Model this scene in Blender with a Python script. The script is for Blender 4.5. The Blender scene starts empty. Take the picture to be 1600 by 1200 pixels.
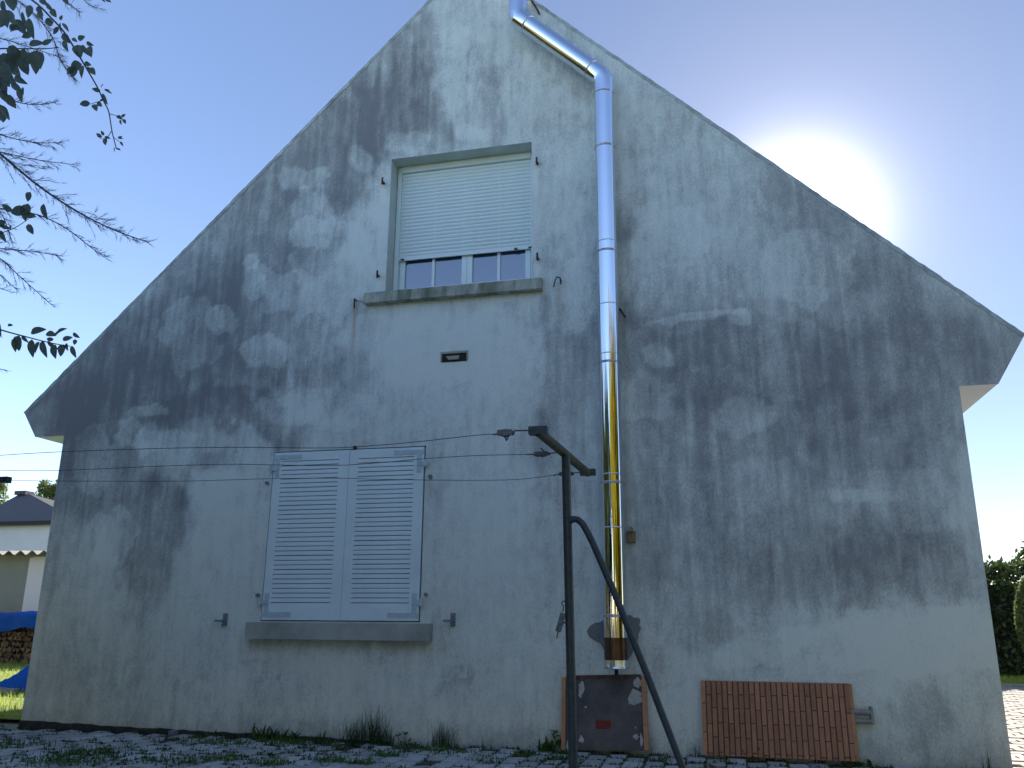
import bpy, bmesh, math, random
import numpy as np
from mathutils import Vector, Matrix

random.seed(7)
R = math.radians
SC = bpy.context.scene
COL = SC.collection

# ------------------------------------------------------------------ camera
CAM = Vector((0.0, -7.228, 1.04))
MX = ((0.972383566, 0.233311194, 0.006007281),
      (0.056620870, -0.260795945, 0.963732096),
      (-0.226416160, 0.936777114, 0.266803974))
FPX = 1310.615
cam_d = bpy.data.cameras.new('camera')
cam = bpy.data.objects.new('camera', cam_d); COL.objects.link(cam)
r_, u_, f_ = (Vector(v) for v in MX)
cam.matrix_world = Matrix((
    (r_.x, u_.x, -f_.x, CAM.x), (r_.y, u_.y, -f_.y, CAM.y),
    (r_.z, u_.z, -f_.z, CAM.z), (0, 0, 0, 1)))
cam_d.sensor_width = 36.0
cam_d.lens = FPX / 1600 * 36
cam_d.clip_end = 2000
SC.camera = cam

# ------------------------------------------------------------------ sky and sun
SUN = Vector((0.10687, 0.89888, 0.42497)).normalized()
world = bpy.data.worlds.new('World'); SC.world = world; world.use_nodes = True
wn = world.node_tree; wn.nodes.clear()
def N(t, k, **kw):
    n = t.nodes.new(k)
    for a, b in kw.items(): setattr(n, a, b)
    return n
w_out = N(wn, 'ShaderNodeOutputWorld'); w_bg = N(wn, 'ShaderNodeBackground')
w_sky = N(wn, 'ShaderNodeTexSky', sky_type='NISHITA', sun_disc=False)
w_sky.sun_elevation = R(25.15); w_sky.sun_rotation = R(6.78)
w_sky.altitude = 30; w_sky.air_density = 1.0; w_sky.dust_density = 0.0; w_sky.ozone_density = 2.5
SKY_STRENGTH = 0.101
w_bg.inputs['Strength'].default_value = SKY_STRENGTH
w_tint = N(wn, 'ShaderNodeMix', data_type='RGBA', blend_type='MULTIPLY'); w_tint.inputs['Factor'].default_value = 1
w_tint.inputs['B'].default_value = (1.06, .97, 1.0, 1)
wn.links.new(w_sky.outputs[0], w_tint.inputs['A']); 
# aureole: bright hazy air around the sun
w_tc = N(wn, 'ShaderNodeTexCoord')
w_nrm = N(wn, 'ShaderNodeVectorMath', operation='NORMALIZE'); wn.links.new(w_tc.outputs['Generated'], w_nrm.inputs[0])
w_dot = N(wn, 'ShaderNodeVectorMath', operation='DOT_PRODUCT'); w_dot.inputs[1].default_value = SUN
wn.links.new(w_nrm.outputs[0], w_dot.inputs[0])
def wm(op, a, b=None, clamp=False):
    n = N(wn, 'ShaderNodeMath', operation=op, use_clamp=clamp)
    for i, v in enumerate((a, b)):
        if v is None: continue
        if isinstance(v, (int, float)): n.inputs[i].default_value = v
        else: wn.links.new(v, n.inputs[i])
    return n.outputs[0]
ang = wm('MULTIPLY', wm('ARCCOSINE', wm('MINIMUM', w_dot.outputs['Value'], 1.0)), 180 / math.pi)
g1 = wm('MULTIPLY', wm('EXPONENT', wm('MULTIPLY', wm('POWER', wm('DIVIDE', ang, 3.0), 1.6), -1.0)), 1.2)
g2 = wm('MULTIPLY', wm('EXPONENT', wm('DIVIDE', ang, -9.5)), 0.215)
w_dim = N(wn, 'ShaderNodeMapRange', interpolation_type='SMOOTHSTEP')
for k_, v_ in (('From Min', 5.0), ('From Max', 80.0), ('To Min', .40), ('To Max', 1.0)): w_dim.inputs[k_].default_value = v_
wn.links.new(ang, w_dim.inputs['Value'])
w_dm = N(wn, 'ShaderNodeVectorMath', operation='SCALE')
wn.links.new(w_tint.outputs['Result'], w_dm.inputs[0]); wn.links.new(w_dim.outputs[0], w_dm.inputs['Scale']); wn.links.new(w_dm.outputs[0], w_bg.inputs['Color'])
w_em = N(wn, 'ShaderNodeBackground'); w_em.inputs['Color'].default_value = (1.0, 0.92, 0.93, 1)
wn.links.new(wm('ADD', g1, g2), w_em.inputs['Strength'])
w_add = N(wn, 'ShaderNodeAddShader')
wn.links.new(w_bg.outputs[0], w_add.inputs[0]); wn.links.new(w_em.outputs[0], w_add.inputs[1])
wn.links.new(w_add.outputs[0], w_out.inputs['Surface'])

sun_d = bpy.data.lights.new('sun', 'SUN'); sun_d.energy = 4.6; sun_d.angle = R(0.53); sun_d.color = (1.0, 0.93, 0.82)
sun = bpy.data.objects.new('sun', sun_d); COL.objects.link(sun)
sun.rotation_euler = (-SUN).to_track_quat('-Z', 'Y').to_euler()
sun.location = SUN * 40

SC.view_settings.view_transform = 'Standard'
SC.view_settings.look = 'None'
SC.view_settings.exposure = 1.62
SC.view_settings.gamma = 1.0
SC.view_settings.use_curve_mapping = False

# ------------------------------------------------------------------ helpers
def ray(px, py):
    return (r_ * ((px - 800) / FPX) - u_ * ((py - 600) / FPX) + f_)
def W(px, py, Y=0.0):
    d = ray(px, py); return CAM + d * ((Y - CAM.y) / d.y)
def G(px, py, z=0.0):
    d = ray(px, py); return CAM + d * ((z - CAM.z) / d.z)

class MB:
    def __init__(s): s.v = []; s.f = []
    def add(s, vs, fs):
        o = len(s.v); s.v += [tuple(v) for v in vs]; s.f += [tuple(i + o for i in f) for f in fs]; return s
    def box(s, x0, x1, y0, y1, z0, z1, m=None):
        vs = [Vector(p) for p in ((x0,y0,z0),(x1,y0,z0),(x1,y1,z0),(x0,y1,z0),(x0,y0,z1),(x1,y0,z1),(x1,y1,z1),(x0,y1,z1))]
        if m: vs = [m @ v for v in vs]
        return s.add(vs, ((0,3,2,1),(4,5,6,7),(0,1,5,4),(1,2,6,5),(2,3,7,6),(3,0,4,7)))
    def tube(s, pts, r, n=10, caps=True):
        pts = [Vector(p) for p in pts]
        rs = r if isinstance(r, (list, tuple)) else [r] * len(pts)
        vs = []; fs = []; prev = None
        for i, p in enumerate(pts):
            if i == 0: t = pts[1] - p
            elif i == len(pts) - 1: t = p - pts[i-1]
            else: t = (pts[i+1] - p).normalized() + (p - pts[i-1]).normalized()
            t.normalize()
            if prev is None:
                a = Vector((0,0,1)) if abs(t.z) < .9 else Vector((1,0,0))
                u = t.cross(a).normalized()
            else:
                u = (prev - t * prev.dot(t)).normalized()
            prev = u; w = t.cross(u)
            k = 1.0
            if 0 < i < len(pts) - 1:
                c = (pts[i+1] - p).normalized().dot(t); k = 1.0
            for j in range(n):
                a = 2 * math.pi * j / n
                vs.append(p + (u * math.cos(a) + w * math.sin(a)) * rs[i] * k)
        for i in range(len(pts) - 1):
            for j in range(n):
                a = i * n + j; b = i * n + (j + 1) % n
                fs.append((a, b, b + n, a + n))
        if caps:
            fs.append(tuple(range(n - 1, -1, -1))); fs.append(tuple((len(pts) - 1) * n + j for j in range(n)))
        return s.add(vs, fs)
    def prism(s, poly, y0, y1):
        "polygon in x,z (counter-clockwise seen from -y) pushed from y0 to y1"
        n = len(poly)
        vs = [(x, y0, z) for x, z in poly] + [(x, y1, z) for x, z in poly]
        fs = [tuple(range(n)), tuple(range(2*n - 1, n - 1, -1))]
        fs += [(i, i + n, (i + 1) % n + n, (i + 1) % n) for i in range(n)]
        return s.add(vs, fs)
    def mesh(s, name, mat=None, smooth=False):
        me = bpy.data.meshes.new(name); me.from_pydata(s.v, [], s.f); me.update()
        if mat: me.materials.append(mat)
        if smooth:
            me.polygons.foreach_set('use_smooth', [True] * len(me.polygons))
        return me
    def build(s, name, mat=None, parent=None, smooth=False, auto=None, bevel=None):
        me = s.mesh(name, mat, smooth)
        if bevel:
            bm = bmesh.new(); bm.from_mesh(me)
            bmesh.ops.bevel(bm, geom=[e for e in bm.edges], offset=bevel, segments=1, affect='EDGES', clamp_overlap=True)
            bm.to_mesh(me); bm.free()
        if auto is not None:
            me.polygons.foreach_set('use_smooth', [True] * len(me.polygons))
            me.set_sharp_from_angle(angle=R(auto))
        return link(name, me, parent)
def link(name, me, parent=None):
    o = bpy.data.objects.new(name, me); COL.objects.link(o)
    if parent is not None: o.parent = parent
    return o
def thing(name, label, cat, loc=(0,0,0), group=None):
    o = bpy.data.objects.new(name, None); COL.objects.link(o); o.location = loc; o.empty_display_size = .1
    return tag(o, label, cat, group)
def tag(o, label, cat, group=None, kind=None):
    o['label'] = label; o['category'] = cat
    if group: o['group'] = group
    if kind: o['kind'] = kind
    return o
def struct(o): o['kind'] = 'structure'; return o
class Rel:
    "parts are made in world coordinates and hung on a thing standing elsewhere"
    pass
def hang(o, parent):
    o.parent = parent
    top = parent; off = Vector((0,0,0))
    while top is not None: off += top.location; top = top.parent
    o.location = o.location - off
    return o

# ------------------------------------------------------------------ materials
def mat(name, col=(.5,.5,.5), rough=.6, metal=0.0, var=0.0, vscale=8.0, bump=0.0, bscale=60.0, stretch=(1,1,1), spec=.5, ior=None, rnd=0.0, vcol=None):
    m = bpy.data.materials.new(name); m.use_nodes = True; t = m.node_tree
    b = t.nodes['Principled BSDF']
    b.inputs['Base Color'].default_value = (*col, 1); b.inputs['Roughness'].default_value = rough; b.inputs['Metallic'].default_value = metal
    b.inputs['Specular IOR Level'].default_value = spec
    if ior: b.inputs['IOR'].default_value = ior
    if var or bump or rnd or vcol:
        tc = N(t, 'ShaderNodeTexCoord'); mp = N(t, 'ShaderNodeMapping'); mp.inputs['Scale'].default_value = stretch
        t.links.new(tc.outputs['Object'], mp.inputs['Vector'])
    if var or rnd or vcol:
        no = N(t, 'ShaderNodeTexNoise'); no.inputs['Scale'].default_value = vscale; no.inputs['Detail'].default_value = 6; no.inputs['Roughness'].default_value = .65
        t.links.new(mp.outputs[0], no.inputs['Vector'])
        cr = N(t, 'ShaderNodeMapRange'); cr.inputs['From Min'].default_value = .3; cr.inputs['From Max'].default_value = .7
        cr.inputs['To Min'].default_value = 1 - var; cr.inputs['To Max'].default_value = 1 + var
        t.links.new(no.outputs['Fac'], cr.inputs['Value'])
        val = cr.outputs[0]
        if rnd:
            oi = N(t, 'ShaderNodeObjectInfo'); rr = N(t, 'ShaderNodeMapRange'); rr.inputs['To Min'].default_value = 1 - rnd; rr.inputs['To Max'].default_value = 1 + rnd
            t.links.new(oi.outputs['Random'], rr.inputs['Value'])
            mu = N(t, 'ShaderNodeMath', operation='MULTIPLY'); t.links.new(val, mu.inputs[0]); t.links.new(rr.outputs[0], mu.inputs[1]); val = mu.outputs[0]
        vm = N(t, 'ShaderNodeVectorMath', operation='SCALE'); vm.inputs[0].default_value = col
        if vcol:
            mx = N(t, 'ShaderNodeMix', data_type='RGBA'); mx.inputs['A'].default_value = (*col, 1); mx.inputs['B'].default_value = (*vcol, 1)
            n2 = N(t, 'ShaderNodeTexNoise'); n2.inputs['Scale'].default_value = vscale * .37; n2.inputs['Detail'].default_value = 4
            t.links.new(mp.outputs[0], n2.inputs['Vector'])
            c2 = N(t, 'ShaderNodeMapRange'); c2.inputs['From Min'].default_value = .42; c2.inputs['From Max'].default_value = .62
            t.links.new(n2.outputs['Fac'], c2.inputs['Value']); t.links.new(c2.outputs[0], mx.inputs['Factor'])
            t.links.new(mx.outputs['Result'], vm.inputs[0])
        t.links.new(val, vm.inputs['Scale']); t.links.new(vm.outputs[0], b.inputs['Base Color'])
    if bump:
        nb = N(t, 'ShaderNodeTexNoise'); nb.inputs['Scale'].default_value = bscale; nb.inputs['Detail'].default_value = 5
        t.links.new(mp.outputs[0], nb.inputs['Vector'])
        bp = N(t, 'ShaderNodeBump'); bp.inputs['Strength'].default_value = bump; bp.inputs['Distance'].default_value = .01
        t.links.new(nb.outputs['Fac'], bp.inputs['Height']); t.links.new(bp.outputs[0], b.inputs['Normal'])
    return m

def leaf_mat(name, col, col2, trans=.35, scale=3.0):
    m = bpy.data.materials.new(name); m.use_nodes = True; t = m.node_tree
    b = t.nodes['Principled BSDF']; b.inputs['Roughness'].default_value = .55; b.inputs['Specular IOR Level'].default_value = .3
    out = [n for n in t.nodes if n.type == 'OUTPUT_MATERIAL'][0]
    tc = N(t, 'ShaderNodeTexCoord'); no = N(t, 'ShaderNodeTexNoise'); no.inputs['Scale'].default_value = scale; no.inputs['Detail'].default_value = 5
    t.links.new(tc.outputs['Object'], no.inputs['Vector'])
    mr = N(t, 'ShaderNodeMapRange'); mr.inputs['From Min'].default_value = .35; mr.inputs['From Max'].default_value = .65
    t.links.new(no.outputs['Fac'], mr.inputs['Value'])
    mx = N(t, 'ShaderNodeMix', data_type='RGBA'); mx.inputs['A'].default_value = (*col, 1); mx.inputs['B'].default_value = (*col2, 1)
    t.links.new(mr.outputs[0], mx.inputs['Factor']); t.links.new(mx.outputs['Result'], b.inputs['Base Color'])
    tr = N(t, 'ShaderNodeBsdfTranslucent'); t.links.new(mx.outputs['Result'], tr.inputs['Color'])
    ms = N(t, 'ShaderNodeMixShader'); ms.inputs[0].default_value = trans
    t.links.new(b.outputs[0], ms.inputs[1]); t.links.new(tr.outputs[0], ms.inputs[2]); t.links.new(ms.outputs[0], out.inputs['Surface'])
    return m

M = {}
M['white'] = mat('white_paint', (.70,.72,.74), .45, var=.05, vscale=3, bump=.05, bscale=40)
M['shutterpaint'] = mat('shutter_paint', (.68,.84,.90), .42, var=.06, vscale=4, bump=.04, bscale=30)
M['hinge'] = mat('painted_hinge_metal', (.46,.60,.68), .4, .0, var=.15, vscale=30)
M['stay'] = mat('grey_cast_metal', (.20,.24,.27), .6, .2, var=.3, vscale=40)
M['pvc'] = mat('white_pvc', (.70,.86,.90), .35, var=.04, vscale=2)
M['soffit'] = mat('white_soffit', (.82,.90,.96), .5, var=.04, vscale=3)
M['concrete'] = mat('sill_concrete', (.36,.41,.37), .9, var=.35, vscale=7, stretch=(3,3,.8), bump=.35, bscale=50, vcol=(.20,.24,.19))
M['concrete2'] = mat('lower_sill_concrete', (.40,.45,.42), .9, var=.16, vscale=6, bump=.3, bscale=50, vcol=(.31,.34,.31))
M['reveal'] = mat('reveal_render', (.50,.60,.57), .9, var=.12, vscale=5, bump=.2, bscale=50)
M['slate'] = mat('roof_slate', (.46,.52,.54), .6, var=.2, vscale=5, rnd=.2)
M['steel'] = mat('stainless_steel', (.70,.745,.80), .07, 1.0, var=.02, vscale=3, bump=.035, bscale=9, stretch=(1,1,.12))
M['steelband'] = mat('steel_band', (.62,.65,.70), .16, 1.0)
M['scorch'] = mat('heat_browned_steel', (.085,.055,.042), .25, .8, var=.35, vscale=9, stretch=(1,1,2), bump=.03, bscale=9)
M['iron'] = mat('dark_painted_iron', (.03,.05,.062), .42, .2, var=.35, vscale=25, bump=.08, bscale=80)
M['ironmoss'] = mat('weathered_iron_arm', (.035,.045,.038), .6, .1, var=.4, vscale=18, bump=.15, bscale=60, vcol=(.07,.07,.035))
M['rust'] = mat('rusty_iron', (.075,.05,.04), .85, .2, var=.4, vscale=60)
M['wire'] = mat('wire_steel', (.05,.05,.05), .5, .5)
M['tens'] = mat('tensioner_metal', (.08,.085,.085), .5, .5, var=.5, vscale=60)
M['foil'] = mat('weathered_tape', (.13,.145,.155), .45, .3, var=.7, vscale=45, bump=.6, bscale=70)
M['verge'] = mat('verge_mortar', (.42,.52,.55), .95, var=.3, vscale=9, bump=.5, bscale=50, vcol=(.30,.37,.40))
M['mortar'] = mat('grey_mortar', (.19,.215,.225), .95, var=.12, vscale=15, bump=.5, bscale=60)
M['glass'] = mat('window_glass', (.03,.075,.16), .03, 0, spec=1.0, ior=1.9)
M['dark'] = mat('dark_gap', (.02,.022,.025), .9)
M['foot_gap'] = mat('mossy_gap_shade', (.035,.04,.034), .95, var=.5, vscale=12, bump=.6, bscale=40)
M['tile'] = mat('terracotta_slip', (.37,.18,.10), .85, var=.12, vscale=25, rnd=.16, bump=.25, bscale=90)
M['tileedge'] = mat('orange_terracotta_edge', (.46,.24,.12), .85, var=.15, vscale=20, rnd=.1, bump=.2, bscale=80)
M['darktile'] = mat('dark_brick_slip', (.10,.06,.05), .9, var=.2, vscale=20, rnd=.3)
M['insul'] = mat('dark_panel_back', (.075,.072,.080), .8, var=.35, vscale=7, bump=.25, bscale=40, vcol=(.115,.105,.105))
M['plaster'] = mat('white_glue_plaster', (.42,.44,.44), .9, var=.25, vscale=30, bump=.8, bscale=60)
M['redmark'] = mat('red_print', (.17,.025,.02), .8, var=.3, vscale=30)
M['paver'] = mat('concrete_paver', (.36,.37,.35), .92, var=.25, vscale=14, rnd=.22, bump=.45, bscale=45)
M['paversun'] = mat('brick_paver_drive', (.33,.29,.25), .92, var=.22, vscale=5, bump=.3, bscale=45)
M['joint'] = mat('soil_joint', (.05,.05,.042), .97, var=.4, vscale=12, bump=.5, bscale=40)
M['soil'] = mat('ground_soil_grass', (.14,.16,.09), .97, var=.4, vscale=3, bump=.4, bscale=20, vcol=(.19,.19,.13))
M['lawn'] = mat('lawn_base', (.16,.22,.04), .97, var=.35, vscale=6, bump=.3, bscale=40)
M['grass'] = leaf_mat('grass_blade', (.28,.40,.05), (.44,.48,.09), .5, 2.0)
M['weed'] = leaf_mat('weed_leaf', (.055,.13,.03), (.10,.18,.035), .25, 6.0)
M['weeddark'] = leaf_mat('dark_weed_leaf', (.03,.065,.025), (.055,.10,.03), .2, 6.0)
M['leaf'] = leaf_mat('broad_leaf', (.12,.18,.17), (.17,.23,.20), .4, 4.0)
M['tam'] = mat('feathery_twig', (.26,.31,.36), .8, var=.2, vscale=8)
M['bark'] = mat('bark', (.085,.085,.085), .9, var=.35, vscale=20, bump=.6, bscale=40)
M['hedge'] = leaf_mat('hedge_leaf', (.035,.065,.02), (.065,.10,.028), .25, 1.5)
M['conifer'] = leaf_mat('conifer_spray', (.11,.16,.05), (.19,.22,.08), .35, 4.0)
M['poplar'] = leaf_mat('poplar_leaf', (.12,.17,.05), (.20,.24,.08), .45, .8)
M['gold'] = leaf_mat('golden_tree_leaf', (.20,.150,.004), (.30,.235,.010), .1, .6)
M['darktree'] = leaf_mat('dark_conifer_leaf', (.02,.04,.02), (.035,.06,.025), .1, .6)  # leaf colour kept very dark to stand in for trees in shade
M['tarp'] = mat('blue_tarpaulin', (.006,.095,.45), .6, spec=.15, var=.12, vscale=4, bump=.2, bscale=14)
M['log'] = mat('split_log', (.16,.105,.06), .9, var=.4, vscale=12, rnd=.4)
M['nwall'] = mat('neighbour_render', (.50,.52,.52), .9, var=.06, vscale=2)
M['shedwall'] = mat('shed_sheet', (.27,.30,.27), .8, var=.08, vscale=1.5)
M['shedwhite'] = mat('shed_white_render', (.78,.80,.82), .85, var=.05, vscale=1.5)
M['fibre'] = mat('fibre_cement_sheet', (.30,.27,.24), .9, var=.25, vscale=5)
M['pinkplastic'] = mat('weathered_pipe_plastic', (.26,.25,.22), .6, var=.15, vscale=20)
M['brass'] = mat('brass_box', (.17,.14,.07), .5, .3, var=.4, vscale=40)

# ------------------------------------------------------------------ numpy noise for the stain map
rs = np.random.RandomState(11)
TAB = rs.rand(64, 256, 256)[:12]
def vn(x, y, k):
    T = TAB[k % 12]; xi = np.floor(x).astype(int); yi = np.floor(y).astype(int)
    fx = x - xi; fy = y - yi; fx = fx*fx*(3-2*fx); fy = fy*fy*(3-2*fy)
    a = T[xi % 256, yi % 256]; b = T[(xi+1) % 256, yi % 256]; c = T[xi % 256, (yi+1) % 256]; d = T[(xi+1) % 256, (yi+1) % 256]
    return (a*(1-fx)+b*fx)*(1-fy) + (c*(1-fx)+d*fx)*fy
def fbm(x, y, k, o=5):
    s = 0; a = 1; t = 0
    for i in range(o):
        s = s + a * vn(x * 2**i + 17.3*i, y * 2**i + 5.1*i, k + i); t += a; a *= .55
    return s / t

# ------------------------------------------------------------------ THE HOUSE
def xz(px, py, Y=0): p = W(px, py, Y); return (p.x, p.z)
XL, XR = -6.538, 1.985
ZB = -0.03
tipL = xz(38, 645); tipLl = xz(55, 683); apex = (-2.235, 7.93); tipR = xz(1601, 523); tipRl = xz(1560, 600)
ZeL = tipLl[1]; ZeR = tipRl[1]
OUT = [(XL, ZB), (XR, ZB), (XR, ZeR), tipRl, tipR, apex, tipL, tipLl, (XL, ZeL)]
DEP = 9.0
house = thing('house', 'tall grey rendered gable house streaked with dark mould, louvred shutters closed', 'house', (-2.27, 0, 0))

# upper window opening and lower window opening
UX0, UX1, UZ0, UZ1 = -3.040, -1.562, 4.075, 5.585
LX0, LX1, LZ0, LZ1 = -4.105, -2.562, 0.985, 2.555
STEP = .026
def lines(a, b, cuts):
    ks = sorted([a, b] + cuts); out = []
    for p, q in zip(ks, ks[1:]):
        n = max(1, int(round((q - p) / STEP))); out += [p + (q - p) * i / n for i in range(n)]
    return out + [b]
gx = lines(tipL[0] - .02, tipR[0] + .02, [XL, XR, UX0, UX1, LX0, LX1])
gz = lines(ZB, apex[1] + .02, [UZ0, UZ1, LZ0, LZ1])
nx, nz = len(gx), len(gz)
GX, GZ = np.meshgrid(np.array(gx), np.array(gz))
# slightly uneven hand-floated render
GY = (fbm(GX*1.1+3, GZ*1.1+9, 2, 4) - .5) * .014 + (fbm(GX*5, GZ*5, 5, 3) - .5) * .003
for a, b, c, d in ((UX0, UX1, UZ0, UZ1), (LX0, LX1, LZ0, LZ1)):
    dist = np.maximum(np.maximum(a - GX, GX - b), np.maximum(c - GZ, GZ - d))
    GY = GY * np.clip(dist / .12, 0, 1)
GY = GY * np.clip((GX - XL) / .2, 0, 1) * np.clip((XR - GX) / .2, 0, 1)
# pixel coordinates of every grid point, used only to lay the stains out where they are on the wall
def proj(X, Y, Z):
    dx, dy, dz = X - CAM.x, Y - CAM.y, Z - CAM.z
    a = dx*r_.x + dy*r_.y + dz*r_.z; b = dx*u_.x + dy*u_.y + dz*u_.z; c = dx*f_.x + dy*f_.y + dz*f_.z
    return 800 + FPX*a/c, 600 - FPX*b/c
PX, PY = proj(GX, 0*GX, GZ)
WXF = (fbm(GX*7, GZ*5, 1, 4) - .5) * 46; WYF = (fbm(GX*7+30, GZ*5+11, 6, 4) - .5) * 46
def blob(cx, cy, rx, ry, amp, soft=.5, ang=0, warp=1.0, seed=0, sx=1.0):
    wx = (fbm(GX*1.6*sx+seed*3.1, GZ*1.0+seed*7.7, seed, 5) - .5) * 170 * warp
    wy = (fbm(GX*1.6+40+seed*1.3, GZ*1.6+seed*2.9, seed+3, 5) - .5) * 150 * warp
    dx = PX - cx + wx + WXF; dy = PY - cy + wy + WYF
    ca, sa = math.cos(R(ang)), math.sin(R(ang))
    a = (dx*ca + dy*sa) / rx; b = (-dx*sa + dy*ca) / ry
    d = np.sqrt(a*a + b*b)
    t = np.clip((1 + soft*.5 - d) / soft, 0, 1)
    return amp * t*t*(3 - 2*t)
S = np.zeros_like(GX) + .14
for i, b in enumerate([
    # cx, cy, rx, ry, amp, soft, ang, warp
    (330, 430, 360, 85, .36, 1.0, -45, .8), (215, 590, 190, 110, .34, .9, -30, .9), (330, 600, 150, 110, .30, .7, -20, 1.1),
    (430, 500, 120, 130, .26, .8, 0, 1.1), (350, 650, 120, 38, .30, .5, 0, 1.0), (345, 718, 26, 26, .34, .5, 40, .8),
    (180, 740, 130, 70, .30, .6, 0, .8), (232, 860, 52, 115, .42, .5, 8, .6), (95, 830, 36, 130, .24, .9, 8, .5),
    (200, 780, 90, 60, .16, .8, 0, .8), (480, 370, 60, 70, .24, .7, 0, 1.0), (500, 580, 110, 40, .22, .8, 0, 1.0),
    (530, 230, 110, 90, .22, 1.0, -40, .8), (620, 150, 60, 110, .36, .9, 0, .7), (690, 150, 60, 100, .25, .9, 0, .7),
    (765, 160, 22, 70, .18, .9, 0, .6), (700, 60, 120, 60, .08, 1.0, 0, .8), (590, 640, 90, 30, .12, .8, 0, 1.0),
    (880, 330, 70, 240, .12, 1.0, 0, .9), (890, 560, 60, 110, .30, .9, 0, .9), (975, 390, 34, 46, .24, .6, 0, .8),
    (1150, 560, 190, 80, .44, .9, 6, 1.0), (1260, 650, 170, 70, .32, .8, 4, 1.1), (1060, 600, 90, 80, .16, .8, 0, 1.1),
    (1380, 620, 150, 110, .26, 1.0, 0, .9), (1030, 500, 60, 36, .18, .7, 0, 1.0), (1400, 500, 180, 90, .18, 1.0, 20, .8),
    (1250, 800, 220, 120, .22, .9, 0, 1.0), (1420, 870, 130, 90, .24, .5, 0, .8), (1080, 820, 110, 150, .14, .9, 0, 1.0),
    (980, 720, 60, 120, .14, .9, 0, .8), (860, 700, 50, 60, .18, .9, 0, .8), (860, 860, 60, 80, .14, .9, 0, .8),
    (1170, 990, 80, 34, .16, .6, 10, 1.0), (722, 1058, 30, 26, .20, .7, 0, .5), (1430, 1120, 60, 50, .18, .6, 0, .5),
    (560, 620, 60, 60, .12, .9, 0, 1.0), (140, 980, 120, 120, .10, 1.0, 0, 1.0), (1090, 430, 60, 120, .10, .8, 0, 1.0),
    (1130, 250, 160, 90, .06, 1.0, 30, 1.0), (760, 640, 60, 20, .10, .8, 0, 1.0),
    (1430, 1020, 190, 100, -.16, 1.0, 0, .5), (90, 640, 90, 60, .42, .9, 0, .4), (1560, 540, 90, 70, .16, .9, 0, .4), (1330, 400, 150, 60, .10, .9, 36, .4), (120, 600, 60, 60, .16, .8, 0, .6), (1540, 560, 60, 60, .14, .9, 0, .5), (200, 520, 70, 50, .12, .9, -45, .6), (300, 400, 90, 60, .14, .9, -45, .6), (420, 290, 90, 60, .16, .9, -45, .6), (540, 170, 80, 60, .22, .9, -45, .6), (640, 60, 60, 50, .16, .9, -45, .6),
    (1480, 640, 90, 60, .14, 1.0, 0, .8), (1210, 620, 330, 330, .13, 1.0, 0, .6), (1230, 380, 260, 170, .16, 1.0, 30, .7), (1120, 260, 120, 110, .10, 1.0, 30, .7), (760, 240, 260, 200, .06, 1.0, 0, .6), (1230, 350, 120, 80, .10, 1.0, 30, .8), (850, 140, 80, 110, .12, 1.0, 0, .8), (560, 700, 40, 20, .1, 1.0, 0, .8), (1000, 760, 60, 200, .10, 1.0, 0, .8), (1300, 880, 160, 60, .16, .8, 0, .9), (480, 460, 60, 60, .16, .8, 0, .9),
]):
    S += blob(*b[:8], seed=i)
# run-off streaks: noise stretched vertically, stronger where it is already dirty
st = fbm(GX*12 + (fbm(GX*2, GZ*2, 7, 3) - .5)*.8, GZ*.9 + 3, 4, 5)
st2 = fbm(GX*34 + (fbm(GX*2, GZ*2, 7, 3) - .5), GZ*1.5, 6, 4)
cl = fbm(GX*3.2, GZ*2.8, 8, 6)
S = S*.86 + (st - .5) * (.18 + .42*np.clip(S, 0, .9)) + (st2 - .5) * (.12 + .42*np.clip(S, 0, .9)) + (cl - .5) * .30 + (fbm(GX*12, GZ*9, 3, 4) - .5) * .26
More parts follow.
